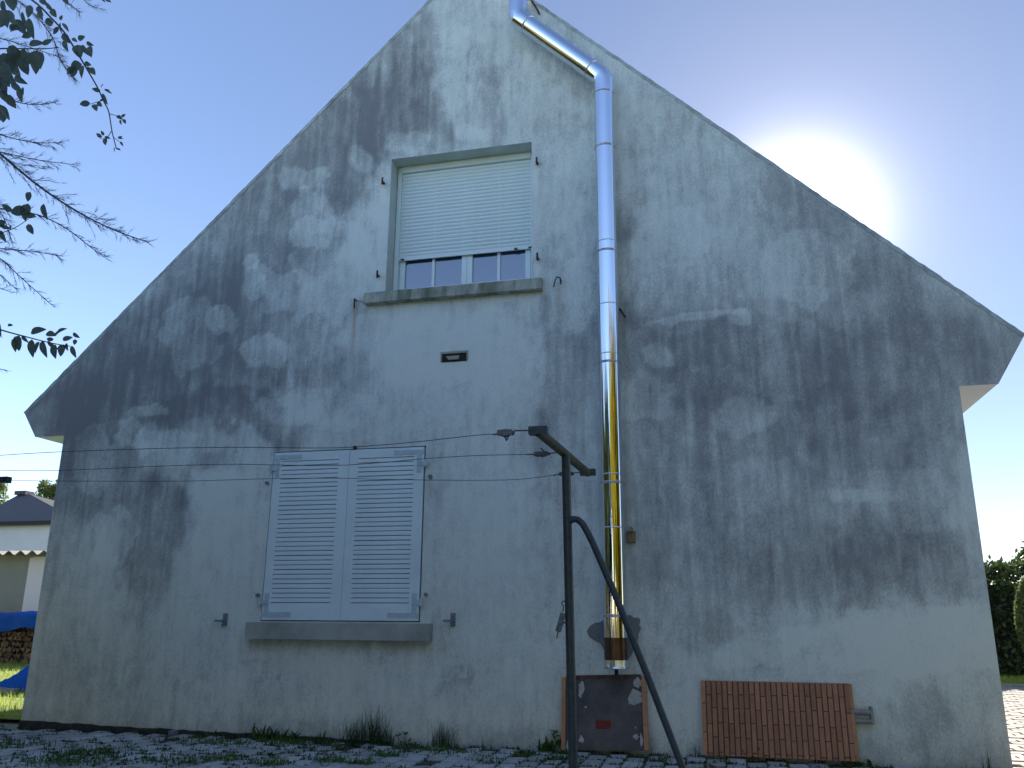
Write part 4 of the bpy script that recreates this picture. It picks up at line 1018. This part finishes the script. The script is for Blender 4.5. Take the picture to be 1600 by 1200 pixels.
clump(330, 1148, .07, 'dandelion', 'flat weed in the shaded gutter left of the dandelions', 16, .12, 13)
clump(215, 1145, .05, 'broad', 'tiny weed by the left end of the wall foot', 12, .05, 14)
clump(1185, 1186, .10, 'broad', 'bushy weed in front of the terracotta panel', 40, .10, 15)
clump(1088, 1178, .12, 'grass', 'thin weed at the left edge of the terracotta panel', 10, .02, 16, 'grass_clump')
clump(1345, 1190, .07, 'dandelion', 'leafy weed at the right corner of the terracotta panel', 16, .05, 17)
clump(1545, 1195, .14, 'grass', 'sparse stalk by the right corner of the house', 7, .03, 18, 'grass_clump')
# little plastic box lying in the gutter
p = W(270, 1153, -.12); o = MB().box(-.035, .035, -.03, .03, 0, .05).build('plastic_pot', mat('grey_pot', (.16,.17,.20), .5, var=.1), bevel=.006); o.location = (p.x, -.12, -.01)
tag(o, 'small grey plastic pot lying at the left foot of the wall', 'pot')

# ------------------------------------------------------------------ TREES in front at the left
rr = random.Random(33)
tam = thing('tamarisk_tree', 'feathery tamarisk branches reaching in from the left edge against the blue sky', 'tree', (-5.0, -3.6, 0))
hang(MB().tube([(-5.0,-3.6,-.05), (-4.95,-3.6,1.2), (-5.0,-3.55,2.6), (-4.8,-3.5,4.2), (-4.9,-3.5,5.4)], [.11,.09,.07,.045,.02], 10).build('trunk', M['bark'], auto=60), tam)
def spline(P, k=5):
    out = []
    for i in range(len(P)-1):
        p0 = P[max(i-1, 0)]; p1 = P[i]; p2 = P[i+1]; p3 = P[min(i+2, len(P)-1)]
        for j in range(k):
            tt = j/k; out.append(.5*((2*p1)+(p2-p0)*tt+(2*p0-5*p1+4*p2-p3)*tt*tt+(3*p1-p0-3*p2+p3)*tt**3))
    return out + [P[-1]]
def frond(stem, Y, r0=.006, dens=1.0, slen=.20, taper=True, name='branch', up_bias=0, plumes=True):
    P = spline([W(a, b_, Y + dy) for a, b_, dy in stem], 6); n = len(P)
    s = MB(); s.tube(P, [r0*(1-.8*i/(n-1))+.0008 for i in range(n)], 5)
    L = sum((P[i+1]-P[i]).length for i in range(n-1)); nt = int(L*36*dens); tw = MB()
    for k in range(nt):
        u = (k+rr.random())/nt; i = min(int(u*(n-1)), n-2); fr_ = u*(n-1)-i; p = P[i].lerp(P[i+1], fr_); t_ = (P[i+1]-P[i]).normalized()
        roll = rr.uniform(0, 6.28); a_ = Vector((0,0,1)).cross(t_).normalized(); b_ = t_.cross(a_); side = a_*math.cos(roll) + b_*math.sin(roll)
        ln = slen*(1-u*.72)*rr.uniform(.3, 1.25)
        d_ = (t_*1.0 + side*rr.uniform(.35, .8) + Vector((0,0,rr.uniform(-.15,.35)))).normalized()
        q = [p]; dd = d_.copy(); m_ = 5
        for _ in range(m_):
            dd = (dd + Vector((rr.gauss(0,.10), rr.gauss(0,.10), rr.gauss(0,.08)-.02))).normalized(); q.append(q[-1] + dd*ln/m_)
        tw.tube(q, [.0015, .0013, .0011, .0010, .0008, .0004], 3, caps=False)
        ks = int(ln*120)
        for z_ in range(ks):
            uu = rr.uniform(.1, 1.0); ii = min(int(uu*m_), m_-1); p2 = q[ii].lerp(q[ii+1], uu*m_-ii); td = (q[ii+1]-q[ii]).normalized()
            rl = rr.uniform(0, 6.28); aa = Vector((0,0,1)).cross(td).normalized(); bb_ = td.cross(aa)
            d2 = (td + (aa*math.cos(rl)+bb_*math.sin(rl))*rr.uniform(.25,.55)).normalized(); l2_ = rr.uniform(.025, .075)*(1.1-uu*.5)
            w_ = d2.cross(Vector((0,1,0))).normalized()*.0011
            tw.add([p2-w_, p2+w_, p2+d2*l2_], [(0,1,2)])
    br_ = hang(s.build(name, M['bark'], smooth=True), tam)
    o = hang(tw.build('foliage', M['tam']), br_); o['kind'] = 'stuff'
YT = -3.5
frond([(-160,120,.1),(-60,190,0),(0,240,0),(60,290,0),(120,330,.0),(175,358,0),(232,379,-.05)], YT, .009, 1.25, .27)
frond([(-150,290,.2),(-60,318,.1),(0,326,.1),(60,336,.1),(105,358,.1),(140,385,.1),(163,402,.1)], YT, .005, .9, .15)
frond([(-150,330,.1),(-50,380,0),(0,388,0),(50,393,0),(97,400,0)], YT+.1, .004, 1.1, .16)
frond([(-160,330,-.1),(-60,360,-.1),(0,404,-.1),(40,440,-.1),(85,480,-.1)], YT-.1, .004, .8, .14)
frond([(-160,60,.1),(-50,120,.1),(0,150,.1),(45,163,.1),(87,160,.1)], YT+.1, .005, 1.1, .18)
frond([(-160,140,.2),(-50,185,.2),(0,210,.2),(50,222,.2),(96,223,.2)], YT+.2, .005, 1.2, .20)
frond([(-150,220,.0),(-50,232,.0),(0,238,.0),(60,250,0),(122,258,.0)], YT+.2, .004, 1.0, .16)
frond([(-150,-60,.0),(-20,-20,.0),(40,10,.0),(80,55,0),(95,95,.0),(118,127,0)], YT+.05, .005, 1.1, .16)
frond([(-100,-90,.0),(-10,-60,.0),(60,-30,.0),(100,0,0),(125,20,.0)], YT+.05, .005, 1.0, .16)
frond([(-60,-60,.0),(60,-30,.0),(120,-8,.0),(140,8,.0),(165,15,0)], YT+.15, .003, .6, .09)
frond([(-160,20,.0),(-60,50,.0),(0,60,.0),(50,75,.0),(95,90,0)], YT+.15, .005, 1.0, .16)
frond([(-150,400,.0),(-60,430,.0),(-10,446,.0),(20,458,.0)], YT+.15, .003, .7, .08)
frond([(-150,480,.0),(-80,540,.0),(-20,570,.0),(8,578,.0)], YT+.15, .003, .6, .08)
frond([(-120,180,.0),(-40,290,.0),(0,330,.0),(20,380,.0)], YT+.15, .004, 1.3, .16)
frond([(-120,380,.0),(-50,400,.0),(0,430,.0),(25,452,.0)], YT+.1, .004, .9, .1)

vine = thing('broadleaf_shrub', 'dark broad leaved twigs hanging in at the top left corner', 'shrub', (-4.6, -4.0, 0))
hang(MB().tube([(-4.6,-4.0,-.05), (-4.55,-4.0,1.4), (-4.45,-3.95,3.0), (-4.3,-3.9,4.6)], [.06,.05,.035,.015], 10).build('trunk', M['bark'], auto=60), vine)
YV = -3.9
def twig(pts, r0=.0045):
    P = spline([W(a, b_, YV + .0) for a, b_ in pts], 5); n = len(P)
    hang(MB().tube(P, [r0*(1-.7*i/(n-1))+.0006 for i in range(n)], 6).build('twig', M['bark'], smooth=True), vine)
twig([(-140,-110), (-20,-45), (50,0), (80,28), (100,50), (118,78), (130,98), (140,115), (153,138), (162,158), (170,175), (175,205), (182,233)], .006)
twig([(-120,90), (-40,80), (0,76), (30,76), (70,76), (92,74)], .005)
twig([(-130,470), (-60,495), (0,515), (40,526), (80,536), (110,541)], .005)
twig([(-120,430), (-40,380), (0,365), (25,355), (50,338)], .003)
twig([(172,178), (182,181), (192,186)], .0016); twig([(174,205), (168,214), (160,217), (152,213)], .0016); twig([(178,215), (186,221), (190,224)], .0014)
twig([(160,157), (150,160), (140,163)], .0018)
def leaf_mesh(L, w, curl, seed):
    rr = random.Random(seed); s = MB(); n = 7; vs = []
    for i in range(n+1):
        u = i/n; ww = w*math.sin(math.pi*min(1, u**.75))**.85*(1 + rr.uniform(-.05,.05)); z = -curl*u*u*L
        vs += [(u*L, -ww/2, z + ww*.18), (u*L, 0, z), (u*L, ww/2, z + ww*.18)]
    s.add(vs, [(3*i+a, 3*i+a+1, 3*i+a+4, 3*i+a+3) for i in range(n) for a in (0, 1)])
    return s.mesh('leaf', M['leaf'])
LM = [leaf_mesh(1, .52, .15, 1), leaf_mesh(1, .62, .3, 2), leaf_mesh(1, .42, .2, 3), leaf_mesh(1, .7, .1, 4)]
rr = random.Random(55)
def leaf(px, py, size, ang_, dy=0, flat=None):
    size *= .93
    "leaf hanging at a pixel, pointing ang_ degrees clockwise from right in the picture plane, broad side roughly to the viewer"
    c = W(px, py, YV + dy); dist = (c - CAM).dot(f_); L = size * dist / FPX
    o = link('leaf', rr.choice(LM)); a = R(ang_)
    X = (r_*math.cos(a) - u_*math.sin(a) + f_*rr.uniform(-.35,.35)).normalized()
    nrm = (-f_ + Vector((rr.uniform(-.6,.6), 0, rr.uniform(-.7,.7)))).normalized(); nrm = (nrm - X*nrm.dot(X)).normalized(); Yv = nrm.cross(X)
    m_ = Matrix.Identity(3); m_.col[0] = X; m_.col[1] = Yv; m_.col[2] = nrm
    o.matrix_world = Matrix.Translation(c) @ m_.to_4x4() @ Matrix.Scale(L, 4)
    loc, rot, sc_ = o.matrix_world.decompose(); o.rotation_mode = 'QUATERNION'; o.rotation_quaternion = rot; o.scale = sc_; o.location = loc
    hang(o, vine)
for a in [(95,35,20,100),(92,42,18,140),(97,36,16,50),(95,32,10,-80),(98,52,18,60),(100,62,24,70),(84,35,20,190),
          (120,70,26,70),(128,70,22,60),(140,72,20,80),(122,62,14,-20),(135,66,12,30),(112,60,10,30),
          (128,100,24,170),(130,102,22,100),(118,104,20,120),(136,104,14,45),(132,98,12,20),(115,106,18,150),(140,106,16,50),
          (157,142,14,190),(160,146,20,70),(166,142,10,20),(158,137,8,-60),(163,140,9,10),
          (141,161,20,175),(146,163,14,60),(152,160,12,40),(156,157,8,-20),(182,181,11,30),(188,187,9,80),(192,186,9,60),(190,183,9,-30),(196,188,6,90),
          (160,214,16,205),(162,212,10,245),(165,216,13,85),(163,214,10,10),(185,217,8,-40),(188,221,9,60),(184,214,9,20),(182,232,8,20),(180,230,9,110),
          (62,80,32,78),(58,78,40,95),(48,82,34,110),(38,76,36,100),(30,86,30,120),(45,70,26,-10),(20,80,34,100),(34,95,24,70),(66,70,20,-30),
          (24,30,26,60),(35,18,24,90),(45,28,34,85),(30,40,22,160),(50,52,18,150),(10,15,30,90),(16,-5,28,70),(58,10,18,60),(60,18,20,60),(72,5,20,50),(80,14,16,60),(48,8,22,100),(100,-5,16,60),(5,0,24,100),(14,42,18,10),(36,38,14,90),(62,-2,16,40),(158,-6,12,60),(165,0,10,20),
          (18,130,26,40),(28,140,22,70),(22,120,26,30),(10,148,24,60),(36,136,14,90),(5,125,28,80),(0,140,26,60),(8,110,30,60),(0,165,26,60),
          (44,318,30,100),(48,300,18,120),(42,328,34,175),(40,335,16,10),(68,318,28,85),(20,328,24,200),(8,345,20,150),(44,350,18,70),(18,352,10,120),(0,360,24,60),(0,352,18,20),
          (0,505,26,100),(12,508,10,0),(30,524,28,105),(22,528,24,80),(34,524,16,60),(50,530,32,95),(66,532,30,80),(62,534,22,120),(74,532,24,50),(86,538,24,92),(100,538,22,110),(98,532,16,-30),(104,536,14,80),(112,540,22,75),
          (48,520,28,-15),(72,521,18,10),(86,526,20,-60),(84,530,14,180),(90,520,16,-40),(114,520,14,40),(118,530,10,100)]: leaf(*a)
for k in range(90):
    px = -rr.random()*110 + (30*rr.random()); py = rr.choice([rr.uniform(60, 190), rr.uniform(70,120), rr.uniform(-40, 60)])
    px = min(px, 22 if 80 < py < 150 else 30); leaf(px, py, rr.uniform(22, 34), rr.uniform(30, 150), rr.uniform(-.2, .25))

# ------------------------------------------------------------------ BACKGROUND
def cloud(name, m, parent, shape, n, size, seed, world=True, kind='stuff'):
    "leaf clumps through a volume: shape(rr) returns a point"
    rr = random.Random(seed); s = MB()
    for _ in range(n):
        p = shape(rr); a = Vector((rr.gauss(0,1), rr.gauss(0,1), rr.gauss(0,1))).normalized(); b_ = a.cross(Vector((rr.gauss(0,1), rr.gauss(0,1), rr.gauss(0,1)))).normalized()
        z = size*rr.uniform(.5, 1.2); s.add([p - a*z, p + b_*z*.45, p + a*z, p - b_*z*.45], [(0,1,2,3)])
    o = s.build(name, m)
    return hang(o, parent)
def lumps(c, rx, ry, rz, k, seed, rad=.35):
    rr = random.Random(seed); L_ = []
    for _ in range(k):
        v = Vector((rr.gauss(0,1), rr.gauss(0,1), rr.gauss(0,1))).normalized() * rr.random()**.4
        L_.append((Vector((c[0]+v.x*rx, c[1]+v.y*ry, c[2]+v.z*rz)), rad*rr.uniform(.6, 1.3)))
    def f(r2):
        p, r1 = r2.choice(L_); v = Vector((r2.gauss(0,1), r2.gauss(0,1), r2.gauss(0,1))).normalized()
        return p + Vector((v.x*min(rx,ry), v.y*min(rx,ry), v.z*min(rz, rx*1.3)))*r1*r2.random()**.35
    return f
def tree(name, label, x, y, h, rx, rz, m, n, size, seed, group=None, crown0=.3, k=26, cat='tree', trunk=.12):
    t_ = thing(name, label, cat, (x, y, -.05), group); rr = random.Random(seed)
    tr_ = MB(); pts = [Vector((x + rr.gauss(0,.04)*i, y, h*.9*i/5)) for i in range(6)]; pts[0].z = -.1
    tr_.tube(pts, [trunk*(1-.16*i) for i in range(6)], 7)
    for _ in range(7):
        i = rr.randint(2, 4); a = rr.uniform(0, 6.28); tr_.tube([pts[i], pts[i] + Vector((math.cos(a)*rx*.5, math.sin(a)*rx*.5, h*.18))], [trunk*.35, trunk*.1], 5)
    hang(tr_.build('trunk', M['bark']), t_)
    zc = h - rz
    cloud('crown', m, t_, lumps((x, y, zc), rx*.8, rx*.8, rz*.9, k, seed, .42), n, size, seed+1)
    return t_
# left: neighbour's house with a dark hipped roof
nb0 = W(38, 772, 25); ne = W(38, 815, 25).z; nxl, nxr = W(-50, 815, 25).x, W(118, 815, 25).x
nb = thing('neighbour_house', 'neighbour house with dark hipped slate roof above pale wall, far left', 'house', (-31, 27, 0))
hang(MB().box(nxl+.2, nxr-.3, 25.3, 33, -.1, ne).build('wall', M['nwall']), nb)
px0 = nb0.x
rf = MB(); ap = W(38, 771, 29.5); el, er = W(-52, 815, 25).x, W(122, 815, 25).x
rf.add([(el,25,ne),(er,25,ne),(er,34,ne),(el,34,ne),(ap.x-.28,29.5,ap.z-.02),(ap.x+.28,29.5,ap.z-.02),(ap.x-.28,29.5,ap.z+.16),(ap.x+.28,29.5,ap.z+.16)],
       [(0,1,5,4),(1,2,5),(2,3,4,5),(3,0,4),(3,2,1,0)])
rf.box(ap.x-.34, ap.x+.34, 29.2, 29.8, ap.z-.1, ap.z+.10)
hang(rf.build('roof', mat('dark_neighbour_slate', (.03,.035,.045), .7, var=.2, vscale=3)), nb)
hang(MB().box(nxl-.05, nxr+.05, 24.93, 24.99, ne-.16, ne+.02).build('gutter', M['dark']), nb)
# shed with corrugated lean-to roof
shed = thing('shed', 'low shed with wavy sheet roof, grey green panel and white wall behind the blue tarpaulin', 'shed', (-16, 10.5, 0))
zr = W(20, 868, 10).z; xs_ = W(40, 915, 10).x
hang(MB().box(-24, xs_-.004, 10.0, 10.1, -.1, zr-.02).build('sheet_wall', M['shedwall']), shed)
hang(MB().box(xs_, -12.9, 10.0, 14, -.1, zr-.05).build('white_wall', M['shedwhite']), shed)
co = MB(); nn = 200; x0 = -24; x1 = -12.6
for i in range(nn+1):
    x = x0 + (x1-x0)*i/nn; z = .05*math.sin(x*2*math.pi/.33)
    for y, dz in ((9.75, 0), (14, .25)):
        co.v += [(x, y, zr+.03+z+dz), (x, y, zr+.045+z+dz)]
for i in range(nn):
    o = i*4; co.f += [(o, o+4, o+6, o+2), (o+1, o+3, o+7, o+5), (o, o+1, o+5, o+4)]
hang(co.build('corrugated_roof', M['fibre']), shed)
hang(MB().box(-24, -12.7, 10.02, 10.08, zr+.005, zr+.02).build('roof_batten', M['bark']), shed)
hang(MB().box(-24, -12.9, 13.4, 14.1, zr-.05, zr+.15).build('rear_wall', M['shedwall']), shed)
# woodpile under a blue tarpaulin
wp = thing('woodpile', 'stack of split logs under the blue tarpaulin in front of the shed', 'woodpile', (-15, 9, 0))
lm = MB().tube([(0,0,0), (0,.45,0)], .062, 8).mesh('log', M['log']); rr = random.Random(3)
lm2 = MB().add([(-.06,0,-.04),(.06,0,-.05),(.0,0,.06),(-.06,.45,-.04),(.06,.45,-.05),(.0,.45,.06)], [(0,1,2),(5,4,3),(0,3,4,1),(1,4,5,2),(2,5,3,0)]).mesh('log', M['log'])
for j in range(7):
    for i in range(30):
        o = link('log', rr.choice([lm, lm2])); o.location = (-16.9 + i*.128 + (.06 if j % 2 else 0) + rr.uniform(-.01,.01), 8.95 + rr.uniform(-.04,.04), .04 + j*.113 + rr.uniform(-.008,.008)); o.rotation_euler = (0, rr.uniform(0, 6.28), 0); hang(o, wp)
hang(MB().box(-17.0, -13.0, 9.1, 9.5, -.05, .8).build('log_core', M['dark']), wp)
def tarpmesh(x0, x1, y0, y1, fz, nx_=46, ny_=22):
    s = MB()
    for j in range(ny_+1):
        for i in range(nx_+1):
            x = x0 + (x1-x0)*i/nx_; y = y0 + (y1-y0)*j/ny_; s.v.append(fz(i/nx_, j/ny_, x, y))
    for j in range(ny_):
        for i in range(nx_):
            a_ = j*(nx_+1)+i; s.f.append((a_, a_+1, a_+nx_+2, a_+nx_+1))
    return s
def f1(u, v, x, y):
    # drape: front flap then top
    nz_ = float(fbm(np.array([x*2.2]), np.array([v*3]), 2, 4)[0]) - .5
    if v < .45:
        t_ = v/.45; return (x, 8.82 + .05*nz_ + .03*math.sin(x*9)*(1-t_), .70 + .32*t_ + .05*nz_ + .04*math.sin(x*5)*(1-t_))
    t_ = (v-.45)/.55; return (x, 8.84 + t_*.8, 1.02 + .10*nz_ + .05*math.sin(math.pi*t_))
tag(tarpmesh(-17.1, -12.9, 0, 1, f1, 70, 20).build('blue_tarpaulin', M['tarp'], smooth=True), 'blue tarpaulin draped over the top of the log stack', 'tarpaulin')
mc = G(0, 1080, 0); 
def f2(u, v, x, y):
    du = (u-.5)*2; dv = (v-.5)*2; r = math.sqrt(du*du+dv*dv)
    nz_ = float(fbm(np.array([x*3+9]), np.array([y*3]), 4, 4)[0]) - .5
    h = .66*max(0, 1-max(abs(du)**1.25, abs(dv)**1.8))**.85
    return (x, y, h + (nz_*.12 + .05*abs(math.sin(x*6+y*3+nz_*7)))*(1 if h > .02 else 0) - .01)
tag(tarpmesh(-10.15, -7.75, 3.35, 4.9, f2, 70, 44).build('blue_tarpaulin', M['tarp'], smooth=True), 'blue tarpaulin heaped over a low mound on the grass, nearest the wall corner', 'tarpaulin')
for (px, py) in ((4, 1079), (24, 1081)):
    c = G(px, py, 0); o = MB().box(-.11, .11, -.06, .06, 0, .07).build('loose_brick', M['fibre'], bevel=.008); o.location = (c.x, c.y-.1, -.02); o.rotation_euler = (0, 0, random.uniform(-.5,.5))
    tag(o, 'dull brick holding down the left edge of the tarpaulin mound' if px < 10 else 'dull brick at the right foot of the tarpaulin mound', 'brick', 'bricks weighing down the tarpaulin')
# far left trees
t1 = W(3, 728, 36); tree('poplar_tree', 'pale sunlit tree behind the bracket at the far left edge', t1.x-.6, 36, t1.z, 1.3, 2.6, M['poplar'], 6000, .13, 61, 'trees beyond the neighbour house', k=40)
t2 = W(82, 742, 32); tree('poplar_tree', 'pale green tree right of the neighbour roof, against the house corner', t2.x+.3, 32, t2.z, 1.1, 2.2, M['poplar'], 6000, .11, 62, 'trees beyond the neighbour house', k=40)
t3 = W(52, 766, 40); tree('poplar_tree', 'thin distant tree top just right of the neighbour roof ridge', t3.x, 40, t3.z, .8, 1.6, M['poplar'], 1800, .13, 63, 'trees beyond the neighbour house', k=20)
# right: hedge, clipped conifer and shrub
hd = thing('hedge', 'dark tall hedge beyond the brick drive at the right edge', 'hedge', (8, 11.8, 0))
def hsh(r2):
    x = r2.uniform(3.2, 14); hh = 2.05 + .28*math.sin(x*2.3) + .15*math.sin(x*6.1+1) + r2.gauss(0, .06); v = r2.random()
    if v < .55: return Vector((x, 11.3 + r2.gauss(0,.12) + .15*math.sin(x*5+3*math.sin(hh)), r2.uniform(.0, hh)))
    return Vector((x, r2.uniform(11.3, 12.4), hh - abs(r2.gauss(0,.12))))
cloud('foliage', M['hedge'], hd, hsh, 26000, .07, 71)
hang(MB().box(3.2, 14, 11.6, 12.2, -.05, 1.7).build('hedge_dark_core', M['dark']), hd)  # solid dark box standing in for the shaded inside of the hedge
cf_ = W(1607, 960, 8.9); cfx = cf_.x + .02
ct = thing('clipped_conifer', 'clipped egg shaped conifer in front of the hedge at the right edge', 'conifer', (cfx, 8.95, 0))
hang(MB().tube([(cfx, 8.95, -.05), (cfx, 8.95, 1.2)], [.04, .02], 7).build('trunk', M['bark']), ct)
zc0, zc1 = W(1600, 1040, 8.9).z, W(1600, 898, 8.9).z
def csh(r2):
    u = r2.random(); z = zc0 + (zc1-zc0)*u; rad = .34*math.sqrt(max(0, 1-(2*u-1)**2))*(1.05-.25*u); a = r2.uniform(0, 6.28); q = r2.uniform(.8, 1.06)
    return Vector((cfx + .12 + math.cos(a)*rad*q, 8.95 + math.sin(a)*rad*q, z))
cloud('crown', M['conifer'], ct, csh, 9000, .04, 72)
sh_ = W(1550, 868, 13.5); tree('wispy_shrub', 'light wispy shrub rising above the hedge next to the house corner', sh_.x, 13.5, sh_.z, .42, .9, M['poplar'], 1500, .05, 73, cat='shrub', k=26, trunk=.05)
# trees behind the viewer: they are what the polished pipe mirrors
def pol(az, d): return (-.83 + d*math.sin(R(az)), -.17 - d*math.cos(R(az)))
TB = ['golden tree nearest the tall conifer', 'second golden tree to the right of the tall conifer', 'broad golden tree in the middle of the right hand row', 'golden tree near the right end of the row', 'golden tree at the right end of the row', 'golden tree at the right side of the garden', 'golden tree at the right side nearest the house', 'golden tree at the left of the garden, nearest the house', 'middle golden tree of the left group', 'golden tree at the far end of the left group']
for i, (az, d_, h, rx, rz) in enumerate([(3,23,11.4,2.2,4.1),(14,22,12.6,2.1,4.7),(27,21,12.2,2.3,4.2),(40,20,10.8,2.3,3.9),(52,20,10.0,2.2,3.3),(64,19,9.6,2.2,3.3),(76,18,8.4,2.2,3.3),(-104,17,7.6,1.6,2.6),(-92,16,8.6,1.6,3.0),(-80,16,7.9,1.6,2.7)]):
    x, y = pol(az, d_); tree('golden_tree', TB[i] + ', behind the viewer', x, y, h, rx*1.75, h*.55, M['gold'], 8000, .60, 80+i, 'golden trees behind the viewer', k=30, trunk=.2)
TD = ['nearest the viewer', 'second from the viewer', 'third from the viewer', 'fourth from the viewer', 'farthest from the viewer']
for i, (az, d_, h, rx) in enumerate([(-13,11,5.6,1.2),(-26,9.5,6.4,1.5),(-40,9,6.6,1.5),(-54,9,6.0,1.5),(-66,9.5,4.8,1.3)]):
    x, y = pol(az, d_); tree('dark_conifer_tree', 'unseen dark leaved conifer left of the garden, ' + TD[i], x, y, h, rx, h*.52, M['darktree'], 5000, .42, 95+i, 'dark conifers left of the garden', k=36, trunk=.12)
